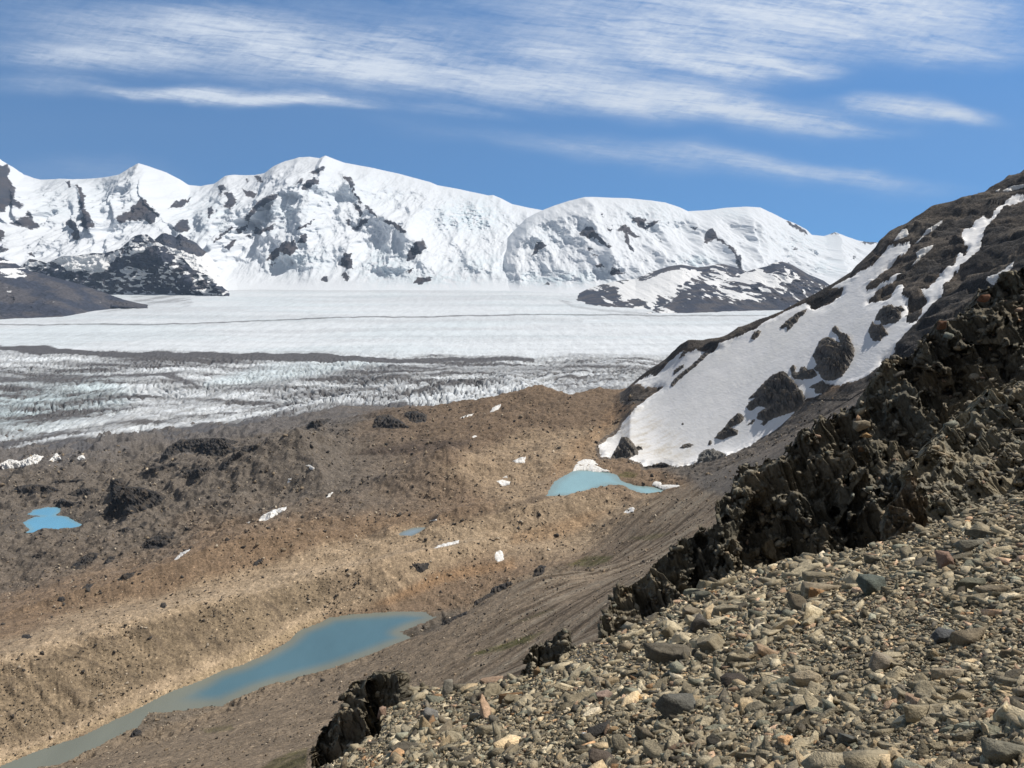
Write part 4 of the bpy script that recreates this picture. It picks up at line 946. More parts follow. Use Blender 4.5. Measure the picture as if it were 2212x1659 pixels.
OUT = [  # label, polygon, material, height, width, rough
    ('broad ribbed grey brown outcrop low on the snow field, beside the scree chute', S1('1330 890 1350 850 1420 810 1345 820 1400 770 1470 690 1560 610 1640 575 1680 600 1740 660 1780 715 1820 760 1850 820 1830 860 1760 925 1640 965 1540 1000 1490 1050 1455 1040 1480 1010 1420 990 1430 940 1500 900 1440 880 1380 920 1350 915'), M_ISLE, 12, 10, 6),
    ('bulky snail shaped rock outcrop with a horn, middle of the snow field', S3('385 865 410 800 450 720 500 700 540 705 610 745 620 740 600 690 550 650 560 610 590 600 620 650 700 695 720 740 750 800 745 870 720 920 680 990 640 1040 560 1080 470 1070 430 1000 390 975 420 940 400 890'), M_ISLE, 14, 11, 5),
    ('low knobbly rock row at the left foot of the horned outcrop', S3('190 970 210 935 235 950 240 1000 270 1000 280 960 320 955 340 990 390 975 430 1030 380 1060 300 1070 230 1065 205 1040'), M_ISLE, 6, 5, 3),
    ('small brown rock below the horned outcrop, reaching the scree chute', S3('350 1135 410 1100 470 1075 520 1120 530 1150 470 1190 410 1190 400 1150'), M_ISLE, 5, 5, 3),
    ('round grey outcrop with a side lobe, high in the snow field', S3('920 550 950 480 1000 430 1070 415 1090 440 1150 430 1190 470 1150 485 1150 540 1110 575 1030 590 990 600 965 560 930 560'), M_ISLE, 9, 8, 4),
    ('grey outcrop just below the round lobed one in the snow field', S3('865 640 900 560 930 600 980 595 1020 650 1045 680 1000 695 970 735 910 735 880 700'), M_ISLE, 8, 7, 4),
    ('long slanting rock rib with forked lower end, upper snow field', S2('95 1450 180 1370 250 1320 340 1285 320 1330 270 1360 250 1400 200 1450 160 1485 160 1440 120 1460'), M_ISLE, 7, 6, 3),
    ('small reddish rock at the upper rim of the snow field', S1('1370 300 1400 240 1440 228 1465 240 1440 280 1400 310'), M_ISLE, 5, 4, 2),
    ('tall dark boulder hump at the snow foot above the turquoise lake', S1('155 1325 190 1280 235 1200 250 1150 300 1145 350 1190 380 1230 430 1230 440 1260 400 1265 400 1300 350 1320 280 1330 200 1335'), M_ISLE, 10, 8, 4),
    ('two step brown rock in the lower snow, left of the ribbed outcrop', S1('1055 1160 1090 1110 1150 1060 1190 1000 1260 940 1300 955 1320 985 1280 1030 1200 1065 1265 1095 1260 1130 1180 1150 1130 1175'), M_ISLE, 6, 5, 3),
    ('pale grey layered slab at the bottom edge of the snow field', S1('910 1365 920 1300 980 1255 1050 1250 1090 1270 1150 1290 1140 1315 1060 1340 990 1365'), M_SLAB, 6, 6, 2),
    ('small flat double stone lying in the lower snow', S1('755 1245 800 1205 850 1200 885 1220 860 1235 790 1250'), M_ISLE, 2.5, 3, 1),
    ('thin dark rock strip running down the left part of the snow field', S1('675 715 690 670 740 620 800 570 870 520 940 450 990 400 1040 380 1030 415 960 480 900 540 830 590 760 650 700 710'), M_ISLE, 5, 5, 2.5),
    ('small dark rock above the thin strip in the left snow', S1('700 615 710 570 760 530 800 518 790 550 740 590'), M_ISLE, 3.5, 3, 2),
    ('low dark mound on the shore where the snow meets the flat', S1('420 1408 500 1395 560 1380 600 1365 650 1380 680 1405 560 1420'), M_DARK, 3, 3, 1.2),
    ('small rock teeth under the left snow rim', S1('745 480 770 430 790 400 830 410 790 455'), M_ISLE, 3, 3, 2),
    ('tiny lone stone in the middle of the lower snow', S1('772 1045 775 1028 790 1026 796 1040 784 1048'), M_ISLE, 1.2, 1.2, .3),
    ('small pointed rock standing between slab and two step rock', S1('1000 1215 1012 1180 1030 1175 1038 1205 1020 1222'), M_ISLE, 3, 2.5, .8),
    ('little rock cluster beside the lower end of the ribbed outcrop', S1('1330 1045 1370 1020 1390 992 1412 1005 1385 1040'), M_ISLE, 2, 2, 1),
    ('large hollow black outcrop on the grey moraine right of the blue pond', C3('455 850 480 780 475 690 530 680 540 720 600 720 680 740 720 760 690 800 600 830 500 860'), M_DARK, 11, 11, 5),
    ('oval black rock hole on the grey slope below the pond', C3('600 985 640 945 720 915 760 915 740 960 690 990'), M_DARK, 5, 6, 3),
    ('long black ledge near the glacier margin left of the grey mound', C3('690 600 720 550 780 515 880 510 960 508 1035 525 1000 540 1035 560 960 590 900 585 850 570 780 575 720 600'), M_DARK, 11, 11, 5),
    ('slanting black ledge against the left flank of the grey mound', C3('940 650 1000 590 1060 545 1120 535 1125 550 1060 580 1010 610 960 655'), M_DARK, 8, 8, 4),
    ('narrow dark ledge below the long black ledge', C3('620 660 660 635 740 615 780 620 700 650 630 668'), M_DARK, 6, 6, 3),
    ('small dark ledge between the narrow ledge and the slanting ledge', C3('785 680 800 650 880 635 930 640 900 665 830 690'), M_DARK, 6, 6, 3),
    ('low dark mound above the blue pond', C3('50 740 90 715 150 708 220 715 265 738 200 752 110 748'), M_DARK, 8, 8, 3),
    ('black hump near the glacier front below the dirty ice', C3('1605 465 1625 415 1680 405 1740 440 1770 465 1700 470'), M_DARK, 12, 10, 4),
    ('dark brown knob just right of the black hump', C3('1740 400 1790 390 1850 410 1840 440 1780 445'), M_DARK, 9, 9, 4),
    ('dark rock row right above the blue pond', C3('290 755 340 730 400 720 430 735 380 760 320 762'), M_DARK, 6, 5, 3),
    ('thin dark band behind the low mound above the pond', C3('215 700 270 690 390 690 330 700 240 705'), M_DARK, 4, 4, 2),
    ('dark rock touching the upper right shore of the blue pond', C3('240 800 265 770 310 785 360 785 320 805 260 810'), M_DARK, 6, 5, 3),
    ('brown knob on the skyline of the grey mound', C3('1320 465 1340 440 1380 430 1440 425 1420 440 1370 470'), M_DARK, 9, 8, 4),
    ('small black rock behind the tan moraine crest', C5('505 225 530 200 590 185 570 215 520 228'), M_DARK, 4, 4, 2),
    ('flat dark patch of rock left of the lower black oval', C5('300 175 340 130 390 105 430 110 400 150 350 180'), M_DARK, 3, 5, 2),
    ('narrow dark rock beside the flat dark patch', C5('440 160 470 125 505 115 490 145'), M_DARK, 3, 3, 1.5),
    ('low dark stone farthest left below the blue pond', C5('130 125 180 100 205 105 170 130'), M_DARK, 3, 3, 1.5),
    ('small dark streak of rock just behind the moraine crest', C5('340 265 380 240 415 235 390 260'), M_DARK, 3, 3, 1.5),
    ('dark blocky boulder on the tan flat above the lake end', C5('1780 155 1810 152 1855 150 1850 175 1820 195 1800 185'), M_DARK, 4, 3, 1.5),
    ('lone dark boulder on the sand spit of the long lake', C5('562 905 572 880 590 866 605 870 618 885 600 898'), M_DARK, 2.4, 2, .6),
    ('dark streak of rock in the slope left of the snow sliver', C3('505 910 540 895 590 900 540 917'), M_DARK, 3, 3, 1.5),
    ('little dark notch of rock above the oval black rock', C3('600 890 620 870 640 875 620 897'), M_DARK, 3, 3, 1.5),
    ('black jagged rock at the shore corner where the slope meets the lake', C7('1115 450 1125 415 1180 400 1240 370 1300 350 1290 375 1200 415 1150 445'), M_DARK, 3.5, 2.5, 2),
    ('row of black rock teeth along the shoulder of the brown slope', C7('1335 330 1345 285 1400 258 1450 228 1470 190 1570 150 1620 160 1540 210 1460 250 1400 292'), M_DARK, 5, 3, 2.5),
    ('black rock block highest on the shoulder of the brown slope', C7('1745 115 1755 70 1800 32 1842 42 1820 90 1780 122'), M_DARK, 4, 2.5, 1.5),
    ('dark cube shaped boulder on the tan moraine crest', C5('690 340 697 322 715 322 722 338 708 348'), M_DARK, 2.2, 1.6, .5),
    ('dark boulder at the left end of the tan moraine', C5('92 475 100 460 125 458 142 468 128 480'), M_DARK, 2, 1.8, .5),
    ('dark round boulder on the skyline of the left moraine', C5('248 315 255 297 275 295 285 310 270 321'), M_DARK, 2.2, 1.8, .5),
    ('tan topped boulder on the crest left of the orange gully', C5('1090 160 1105 142 1130 132 1138 142 1110 164'), M_DARK, 2.2, 1.6, .5),
]
OUT.append(('small grey islet in the middle of the blue pond', C3('205 886 240 877 285 884 252 894'), M_DARK, 1.6, 3, .8))
for i, (lab, pl, mt, h, w, r) in enumerate(OUT):
    big = (max(q[0] for q in pl) - min(q[0] for q in pl)) > 9
    o = draped('rock_outcrop' if big else 'boulder', pl, mt, h, w, r * 1.3, step=.4 if big else .22, seed=300 + i * 3, jit=.7 if big else .2, smooth=False)
    if o: tag(o, lab, 'rock outcrop' if big else 'boulder', 'rocks in the snow field' if mt in (M_ISLE, M_SLAB) else 'dark rocks on the moraine')

PATCH = [
    ('triangular snow patch near the crest of the dark mountain', S2('1085 705 1110 660 1160 595 1200 595 1220 635 1200 660 1140 680'), 1.2),
    ('long slanting snow streak high on the dark mountain', S2('1265 725 1330 660 1370 600 1440 560 1510 515 1500 545 1440 600 1360 650 1290 715'), 1.2),
    ('jagged snow streak below the long slanting one on the mountain', S2('1235 920 1290 850 1275 800 1320 770 1400 740 1435 730 1400 780 1340 830 1290 880'), 1.2),
    ('topmost snow strip on the mountain at the right edge', S2('2025 265 2100 225 2212 208 2260 200 2260 228 2212 235 2120 262 2040 275'), 1.2),
    ('snow tongue tucked behind the highest dark crag', S2('1885 1035 1900 1005 1960 990 2040 945 2130 870 2110 930 2060 980 2000 1040 1960 1085 1920 1070'), 1.2),
    ('tiny snow dash just left of the topmost strip', S2('1960 268 1985 255 2010 250 2000 264 1975 272'), .8),
    ('rounded snow bank overhanging the far end of the turquoise lake', C4('262 652 270 620 310 600 345 602 370 620 395 643 420 651 350 656 330 648 290 646'), 3.5),
    ('flat snow bank at the right end of the turquoise lake', C4('605 710 615 697 640 698 650 710 720 712 735 735 765 740 735 747 690 742 640 725'), 2.0),
    ('long snow wedge in the gully on the brown moraine', C3('1115 868 1130 845 1180 820 1240 805 1235 820 1190 845 1150 868'), .8),
    ('slanting snow sliver right of the little grey pond', C3('1870 987 1900 970 1985 950 1980 965 1920 980'), .6),
    ('narrow snow sliver on the moraine slope below the pond', C3('750 1037 780 1005 825 988 800 1010 765 1035'), .6),
    ('small upright snow fleck on the grey mound flank', C3('1240 705 1245 685 1260 682 1255 700'), .6),
    ('small snow fleck in the saddle right of the grey mound', C3('1320 628 1340 625 1360 640 1350 648 1335 640'), .6),
    ('small slanted snow fleck above the long wedge', C3('1408 768 1420 750 1440 742 1425 765'), .6),
    ('pale snow patch high on the far moraine ridge', C3('2115 398 2130 375 2165 362 2160 380 2130 398'), .8),
    ('thin snow dash left of the far ridge patch', C3('1985 425 2010 412 2050 402 2040 412 2000 425'), .6),
    ('snow fleck on the shadowed hollow behind the brown peak', C3('2035 505 2050 497 2063 500 2050 510'), .6),
    ('bright snow patch on the slope left of the turquoise lake', C3('2145 695 2170 690 2205 698 2200 712 2170 717'), .8),
    ('tiny snow fleck right above the bright patch left of the lake', C3('2170 680 2190 672 2195 682'), .5),
    ('ragged snow spot on the orange flat above the long lake', C3('2135 1015 2145 1000 2165 993 2175 1010 2178 1037 2150 1045 2140 1037'), .8),
    ('thin snow dash at the head of the little grey pond', C3('1850 868 1885 860 1890 866 1860 870'), .4),
    ('wedge of snow on the brown slope above the bright patch', C4('0 610 30 595 60 590 55 618 20 618'), .8),
    ('small round snow patch on the tan hump below the turquoise lake', C4('482 832 500 815 520 808 530 815 525 830 500 835'), .8),
    ('tiny snow crumb left of the long wedge', C3('1060 877 1085 868 1075 880'), .4),
]
for i, (lab, pl, h) in enumerate(PATCH):
    o = draped('snow_patch', pl, M_PATCH, h, h * 1.2, 0, step=.24, seed=600 + i * 3, jit=.5, sink=.6, planar=' bank ' in lab)
    if o: tag(o, lab, 'snow patch', 'snow patches')

for lab, pl, h in (('dirty white ice wall remnant at the left edge below the glacier', C3('-40 640 -40 620 0 620 40 600 90 610 150 580 190 590 160 620 60 640 0 645'), 8), ('small pointed ice remnant beside the long ice wall remnant', C3('210 608 245 573 268 600 230 612'), 8), ('lone ice block right of the pointed ice remnant', C3('330 598 360 578 370 600 340 607'), 7)):
    o = draped('ice_block', pl, M_PATCH, h, h * .9, 3, step=.28, seed=690, jit=.5)
    if o: tag(o, lab, 'ice block', 'ice remnants at the glacier margin')

# ------------------------------------------------------------------ stones
random.seed(5); RNG = np.random.default_rng(11)
def shard(seed, n, flat, subdiv=0):
    """an angular stone: the hull of random points in a flattened box, longest side 1"""
    r = random.Random(seed); bm = bmesh.new()
    a, b, c = 1.0, r.uniform(.5, .85), flat * r.uniform(.75, 1.35)
    for _ in range(n):
        p = [r.uniform(-1, 1) for _ in range(3)]
        m = max(abs(q) for q in p); l = math.sqrt(sum(q * q for q in p))
        k = .6 / m + .4 / l
        bm.verts.new((p[0] * k * a * .5, p[1] * k * b * .5, p[2] * k * c * .5))
    res = bmesh.ops.convex_hull(bm, input=bm.verts[:])
    bmesh.ops.delete(bm, geom=[g for g in res['geom_interior'] if isinstance(g, bmesh.types.BMVert)], context='VERTS')
    loose = [v for v in bm.verts if not v.link_faces]
    if loose: bmesh.ops.delete(bm, geom=loose, context='VERTS')
    if subdiv:
        for k in range(subdiv):
            bmesh.ops.subdivide_edges(bm, edges=[e for e in bm.edges if e.calc_length() > .12], cuts=1, use_grid_fill=False)
            bmesh.ops.triangulate(bm, faces=bm.faces[:])
    bmesh.ops.triangulate(bm, faces=bm.faces[:])
    bm.verts.ensure_lookup_table(); bm.verts.index_update()
    V = np.array([v.co[:] for v in bm.verts]); F = np.array([[v.index for v in f.verts] for f in bm.faces], np.int64)
    bm.free()
    if subdiv:
        k = seed * 3.7
        n_ = fbm(V[:, 0] * 5 + k, V[:, 1] * 5, 4, z=V[:, 2] * 5, seed=seed)
        V = V * (1 + .045 * n_[:, None])
    return V, F
def slab(seed, subdiv=0):
    """a flat broken plate: an irregular polygon with a slanting rim"""
    r = random.Random(seed); n = r.randint(4, 6); el = r.uniform(.42, .8); th = r.uniform(.12, .34)
    a0 = sorted([2 * math.pi * (i + r.uniform(-.32, .32)) / n for i in range(n)]); ra = [r.uniform(.36, .54) for _ in range(n)]
    sx, sy = r.uniform(-.10, .10), r.uniform(-.10, .10); k = r.uniform(.72, .97); tl = r.uniform(-.18, .18); t2 = r.uniform(-.18, .18)
    bm = bmesh.new()
    for a, q in zip(a0, ra):
        x, y = q * math.cos(a), q * math.sin(a) * el
        bm.verts.new((x, y, -th * .5 * r.uniform(.7, 1.1))); bm.verts.new((x * k + sx, y * k + sy, th * .5 + x * tl + y * t2 + r.uniform(-.02, .02)))
    bmesh.ops.convex_hull(bm, input=bm.verts[:])
    loose = [v for v in bm.verts if not v.link_faces]
    if loose: bmesh.ops.delete(bm, geom=loose, context='VERTS')
    for _ in range(subdiv):
        bmesh.ops.subdivide_edges(bm, edges=[e for e in bm.edges if e.calc_length() > .12], cuts=1, use_grid_fill=False); bmesh.ops.triangulate(bm, faces=bm.faces[:])
    bmesh.ops.triangulate(bm, faces=bm.faces[:]); bm.verts.index_update()
    V = np.array([v.co[:] for v in bm.verts]); F = np.array([[v.index for v in f.verts] for f in bm.faces], np.int64); bm.free()
    if subdiv:
        q = seed * 2.3
        V = V + (.022 * fbm(V[:, 0] * 4 + q, V[:, 1] * 4, 4, z=V[:, 2] * 9, seed=seed))[:, None] * np.array([1.0, 1.0, 1.3])
    return V, F
TEMPL = [slab(100 + i) if i % 10 < 9 else shard(100 + i, 9, .4) for i in range(40)]
LOW = [shard(300 + i, 9, .6) for i in range(14)]
PAL = np.array([(.275, .242, .180), (.205, .185, .143), (.345, .305, .228), (.385, .310, .210), (.385, .275, .20), (.11, .10, .083), (.48, .425, .33), (.215, .218, .178), (.32, .205, .12), (.185, .158, .12)])
PALW = np.array([.28, .20, .17, .09, .03, .08, .03, .06, .012, .06]); PALW = PALW / PALW.sum()
PALN = ['olive', 'grey', 'beige', 'tan', 'pinkish', 'black', 'cream', 'greenish', 'rusty', 'brown']

def rot_frames(n, normal, tilt, rng):
    """random rotations lying near a surface with the given normals"""
    nn = np.broadcast_to(np.asarray(normal, float), (n, 3)) + rng.normal(0, tilt, (n, 3)); nn = nn / np.linalg.norm(nn, axis=1, keepdims=True)
    t = rng.normal(size=(n, 3)); t -= (t * nn).sum(1, keepdims=True) * nn; t /= np.linalg.norm(t, axis=1, keepdims=True)
    b = np.cross(nn, t)
    return np.stack([t, b, nn], -1)

def scatter_mesh(name, templ, which, R, S, pos, cols, mat, parent=None):
    Vs = []; Fs = []; Cs = []; off = 0
    for k, (v, f) in enumerate(templ):
        m = np.nonzero(which == k)[0]
        if not len(m): continue
        q = np.einsum('nij,nvj->nvi', R[m], v[None] * S[m][:, None, :]) + pos[m][:, None, :]
        nv = len(v); Vs.append(q.reshape(-1, 3))
        Fs.append((f[None] + (off + np.arange(len(m)) * nv)[:, None, None]).reshape(-1, 3)); off += nv * len(m)
        Cs.append(np.repeat(cols[m], nv, 0))
    return mesh_np(name, np.concatenate(Vs), np.concatenate(Fs), mat, {'Col': np.concatenate(Cs)}, smooth=False, parent=parent)

def moraine_stones():
    n = 64000
    qx = RNG.uniform(-20, 1044, n); qy = 395 + 385 * RNG.uniform(0, 1, n) ** .9
    B = drop_on(qx, qy); x, y, z = B.T
    pxm = y / F_PX
    ok = (y > 120) & (y < 1500)
    for wp, _ in WORLD_POLY: ok &= ~inpoly(x, y, [tuple(q) for q in wp])
    ok &= ~inpoly(qx, qy, SNOW_OUT)
    ok &= (fbm(x / 60, y / 60, 3, seed=700) + RNG.uniform(-.5, .6, n)) > -.1
    i = np.nonzero(ok)[0]; k = len(i)
    s = pxm[i] * np.clip(RNG.lognormal(math.log(1.15), .6, k), .5, 6.5)
    dk = RNG.uniform(0, 1, k); base = np.array([.23, .18, .125]) * (1 + .0 * dk[:, None])
    c = np.where(dk[:, None] < .42, np.array([.062, .055, .048]), np.where(dk[:, None] < .85, base, np.array([.46, .39, .30]))) * RNG.uniform(.75, 1.3, (k, 1))
    pos = B[i].copy(); pos[:, 2] += s * .12
    o = scatter_mesh('moraine_gravel', LOW, RNG.integers(0, len(LOW), k), rot_frames(k, (0, 0, 1), .35, RNG), np.stack([s, s, s], 1), pos, c, M_STONE_FAR)
    tag(o, 'small stones strewn over the moraine and the brown slope', 'gravel', kind='stuff')
def mat_far_stone():
    m, nt, b = new_mat('far_stone'); nt.links.new(vary(nt, attr(nt, 'Col', True), noise(nt, coords(nt), 1.5, 4, .6), .7, 1.3), b.inputs['Base Color']); return m
M_STONE_FAR = mat_far_stone()
moraine_stones()

# ------------------------------------------------------------------ foreground scree slope
def scree_ground():
    px = np.arange(240, 1250, 2.0); t = np.concatenate([np.linspace(0, 1, 170) ** 1.4])
    e = edge_py(px); PXg = px[None, :] + 0 * t[:, None]; PYg = e[None, :] + 1.0 + (1150 - e[None, :]) * t[:, None]
    u, w = ray(PXg, PYg); Y = scree_Y(u, w)
    B = np.stack([u * Y, Y, w * Y], -1)
    n = .05 * fbm(B[..., 0] / 1.2, B[..., 1] / 1.2, 4, seed=801) + .02 * fbm(B[..., 0] / .25, B[..., 1] / .25, 3, seed=802)
    B[..., 2] += .6 * n - np.clip(Y * .006, .015, .12)
    # the far side of the crest drops away
    rows = [B[0] + np.array([0, 1, 0]) * d - np.array([0, 0, 1]) * (d * 1.5) - np.array([1, 0, 0]) * d * .2 for d in (14, 8, 4, 2, .8)]
    V = np.concatenate([np.stack(rows), B]).reshape(-1, 3)
    c = np.full((len(V), 3), .15) * np.array([1.0, .95, .82]) * (1 + .35 * fbm(V[:, 0] / .8, V[:, 1] / .8, 4, seed=803))[:, None]
    o = mesh_np('scree_slope', V, grid_faces(len(t) + 5, len(px))[:, ::-1], M_STONE, {'Col': c})
    tag(o, kind='structure')
scree_ground()

def fine_zone(px, py):
    """the patch of fine gravel at the right"""
    return np.exp(-(((px - 985) / 85) ** 2 + ((py - 655) / 42) ** 2)) + .5 * np.exp(-(((px - 860) / 60) ** 2 + ((py - 640) / 30) ** 2))

REGIONS = [(420, 715, 'by the low crag'), (520, 745, 'on the lower left'), (470, 690, 'at the left scree edge'), (620, 690, 'in the scree middle'), (640, 640, 'below the stepped crag'), (740, 600, 'below the tall cliff'), (840, 590, 'below the tan pinnacle'), (960, 540, 'at the upper right edge'),
           (980, 610, 'right of the greenish boulder'), (760, 680, 'near the tan slabs'), (900, 660, 'beside the fine gravel'), (700, 740, 'at the bottom middle'), (860, 730, 'at the bottom right'), (980, 740, 'in the right corner')]
def foreground():
    rng = np.random.default_rng(21)
    layers = []
    # cover in layers from grit to slabs: (count, mean pixel size, spread)
    for n, mean, sp in ((90000, 3.4, .3), (52000, 5.8, .34), (15500, 10.4, .36), (2900, 17.2, .32), (260, 28.0, .26)):
        px = rng.uniform(250, 1120, n); py = rng.uniform(480, 860, n)
        ok = py > edge_py(px) + rng.uniform(-1.5, 1.5, n)
        px = px[ok]; py = py[ok]
        fz = fine_zone(px, py)
        if mean > 7: 
            k = rng.uniform(0, 1, len(px)) > fz * (1.0 if mean < 25 else 1.3); px = px[k]; py = py[k]
        s = np.clip(rng.lognormal(math.log(mean), sp, len(px)), mean * .5, mean * 2.2)
        rel = (py - edge_py(px)) / 230.0
        s = s * np.clip(.8 + .5 * rel, .75, 1.35) * np.exp(.42 * fbm(px / 75, py / 42, 3, seed=830))
        layers.append((px, py, s))
    px = np.concatenate([l[0] for l in layers]); py = np.concatenate([l[1] for l in layers]); s = np.concatenate([l[2] for l in layers]); n = len(px)
    u, w = ray(px, py); Y = scree_Y(u, w)
    pos = np.stack([u * Y, Y, w * Y], -1); size = s * Y / F_PX * 1.05
    which = rng.integers(0, len(TEMPL), n)
    R = rot_frames(n, SN * .75 + np.array([.0, -.16, .5]), .24, rng)
    up = rng.uniform(0, 1, n) < .04                     # a few stand on edge
    R2 = rot_frames(n, np.array([.7, -.3, .4]), .35, rng); R[up] = R2[up]
    pi = rng.choice(len(PAL), n, p=PALW)
    warm = sstep(-.2, .6, fbm(px / 60, py / 40, 3, seed=811))
    cols = PAL[pi] * np.array([1.27, 1.22, 1.11]) * np.clip(rng.lognormal(0, .36, (n, 1)), .42, 1.8) * (1 - .0 * warm[:, None])
    thick = rng.uniform(.8, 1.5, n)
    S = np.stack([size * rng.uniform(1.0, 1.5, n), size * rng.uniform(.75, 1.05, n), size * thick * .85], 1)
    pos = pos + SN * (size * .10 * rng.uniform(-.3, 1.4, n))[:, None]
    infr = (px > 4) & (px < 1020) & (py < 764)
    # the 300 that show largest become stones of their own
    score = np.where(infr, s, 0); order = np.argsort(-score); big = order[:285]
    rest = np.ones(n, bool); rest[big] = False
    o = scatter_mesh('scree_gravel', TEMPL, which[rest], R[rest], S[rest], pos[rest], cols[rest], M_STONE)
    tag(o, 'flat angular stones covering the scree slope', 'scree', kind='stuff')
    # big ones, in more detail, each with its own label
    DET = [slab(900 + i, 2) if i % 10 < 9 else shard(900 + i, 9, .45, 2) for i in range(30)]
    items = []
    for q in big:
        r = min(REGIONS, key=lambda g: (g[0] - px[q]) ** 2 + (1.4 * (g[1] - py[q])) ** 2)[2]
        shape = 'upright' if up[q] else ('thick' if thick[q] > 1.15 else 'flat')
        sz = 'large' if s[q] > 30 else ('medium' if s[q] > 23 else 'small')
        items.append((r, sz, PALN[pi[q]], shape, px[q], q))
    ORD = ['leftmost', 'second from left', 'third from left', 'fourth from left', 'fifth from left', 'sixth from left', 'seventh from left', 'eighth from left', 'ninth from left', 'tenth from left', 'eleventh from left', 'twelfth from left']
    groups = {}
    for it in items: groups.setdefault(it[:4], []).append(it)
    for key, lst in groups.items():
        lst.sort(key=lambda t: t[4])
        for j, it in enumerate(lst):
            q = it[5]; r, sz, cn, sh = key
            k = int(rng.integers(0, len(DET))); v, f = DET[k]
            vv = np.einsum('ij,vj->vi', R[q], v * S[q])
            base = pos[q].copy(); lowest = vv[:, 2].min(); 
            o = mesh_np('scree_stone', vv - np.array([0, 0, lowest]), f, M_STONE, {'Col': np.repeat(cols[q][None], len(v), 0)}, smooth=False)
            o.location = base + np.array([0, 0, lowest])
            lab = f'{sz} {sh} {cn} stone {r}' if len(lst) == 1 else f'{ORD[min(j, 11)]} of the {sz} {sh} {cn} stones {r}'
            tag(o, lab, 'stone', 'stones on the scree slope')
foreground()

# named big stones of the foreground, read from the photograph
def own_stone(name, px, py, wpx, hpx, col, label, seed, rot=0.0, flat=.6, cat='stone', tilt=None):
    u, w = ray(px, py + hpx * .32); Y = float(scree_Y(u, w)); sx = wpx * Y / F_PX; sz = hpx * Y / F_PX
    v, f = shard(seed, 15, flat, 2)
    v = v / (v.max(0) - v.min(0))
    c, s = math.cos(rot), math.sin(rot)
    v = v * np.array([sx, (sx + sz) * .45, sz]); v = v @ np.array([[c, 0, -s], [0, 1, 0], [s, 0, c]])
    o = mesh_np(name, v - np.array([0, 0, v[:, 2].min()]), f, M_STONE, {'Col': np.repeat(np.array([col]), len(v), 0)}, smooth=False)
    o.location = (float(u * Y), Y, float(w * Y) + v[:, 2].min() + sz * .32)
    return tag(o, label, cat, 'stones on the scree slope')
own_stone('boulder', 676, 705, 46, 27, (.15, .145, .125), 'big grey boulder with a shaded left face, middle of the scree', 1001, .15, cat='boulder')
own_stone('scree_stone', 735, 681, 32, 13, (.075, .062, .052), 'dark brown rounded block right of the grey boulder', 1002, cat='stone')
own_stone('scree_stone', 770, 652, 34, 14, (.40, .285, .185), 'bright tan orange slab on dark stones above the scree middle', 1003, .1)
own_stone('boulder', 872, 586, 30, 21, (.12, .135, .115), 'dark greenish boulder below the tan pinnacle', 1004, .1, cat='boulder')
own_stone('scree_stone', 942, 561, 16, 23, (.30, .20, .15), 'upright pinkish pointed stone on the upper right scree', 1005, 0, 1.0)
own_stone('scree_stone', 448, 688, 12, 20, (.27, .25, .205), 'pale pointed stone standing on the left scree edge', 1006, .15, .9)
own_stone('scree_stone', 537, 672, 9, 11, (.30, .20, .11), 'small orange upright stone beside the small black crag', 1007, 0, 1.0)
own_stone('scree_stone', 383, 712, 10, 13, (.33, .225, .165), 'pinkish stone leaning against the low black crag', 1008, .2, 1.0)
own_stone('scree_stone', 431, 715, 18, 16, (.235, .225, .205), 'round pale grey boulder right of the low black crag', 1009, 0, 1.0)
own_stone('scree_stone', 492, 680, 26, 5, (.37, .26, .18), 'long thin pinkish slab on the scree edge', 1010, -.1, .4)
own_stone('boulder', 972, 544, 36, 16, (.20, .185, .145), 'long flat block at the upper right scree edge', 1011, -.05, cat='boulder')
own_stone('scree_stone', 880, 664, 25, 22, (.33, .28, .215), 'big pale lumpy slab left of the fine gravel', 1012, .3)
own_stone('scree_stone', 958, 697, 26, 16, (.31, .255, .17), 'tan humped stone right of the fine gravel', 1013, 0)
own_stone('scree_stone', 848, 740, 20, 20, (.13, .13, .115), 'dark rounded stone with a smooth left face near the bottom', 1014, 0, 1.0)
own_stone('boulder', 1003, 752, 46, 30, (.20, .185, .14), 'large tan grey boulder in the bottom right corner', 1015, -.1, cat='boulder')
own_stone('scree_stone', 692, 613, 20, 13, (.27, .225, .16), 'tan block on the scree just below the cliff foot', 1016, 0)
own_stone('scree_stone', 700, 624, 24, 22, (.11, .10, .088), 'dark tilted block left of the tan central slabs', 1017, .4)
own_stone('scree_stone', 600, 730, 28, 12, (.065, .06, .054), 'black slab with an orange stone at its right end', 1018, -.2)
own_stone('scree_stone', 613, 729, 13, 9, (.36, .25, .14), 'orange stone at the right end of the black slab', 1019, 0, 1.0)
own_stone('scree_stone', 585, 734, 7, 7, (.62, .62, .61), 'small round white stone against the black slab', 1020, 0, 1.0)
own_stone('scree_stone', 790, 736, 5, 5, (.60, .60, .58), 'tiny round white stone near the bottom of the scree', 1021, 0, 1.0)
own_stone('scree_stone', 604, 696, 20, 12, (.33, .245, .20), 'pink stone on the scree below the small black crag', 1022, 0)
own_stone('scree_stone', 601, 760, 30, 17, (.13, .105, .085), 'dark brown wedge at the bottom of the left scree', 1023, .3)
own_stone('boulder', 945, 637, 26, 17, (.10, .103, .105), 'dark blue grey block above the fine gravel', 1024, 0, cat='boulder')
own_stone('scree_stone', 757, 668, 13, 13, (.26, .225, .165), 'small tan peaked stone under the bright orange slab', 1025, 0, 1.0)

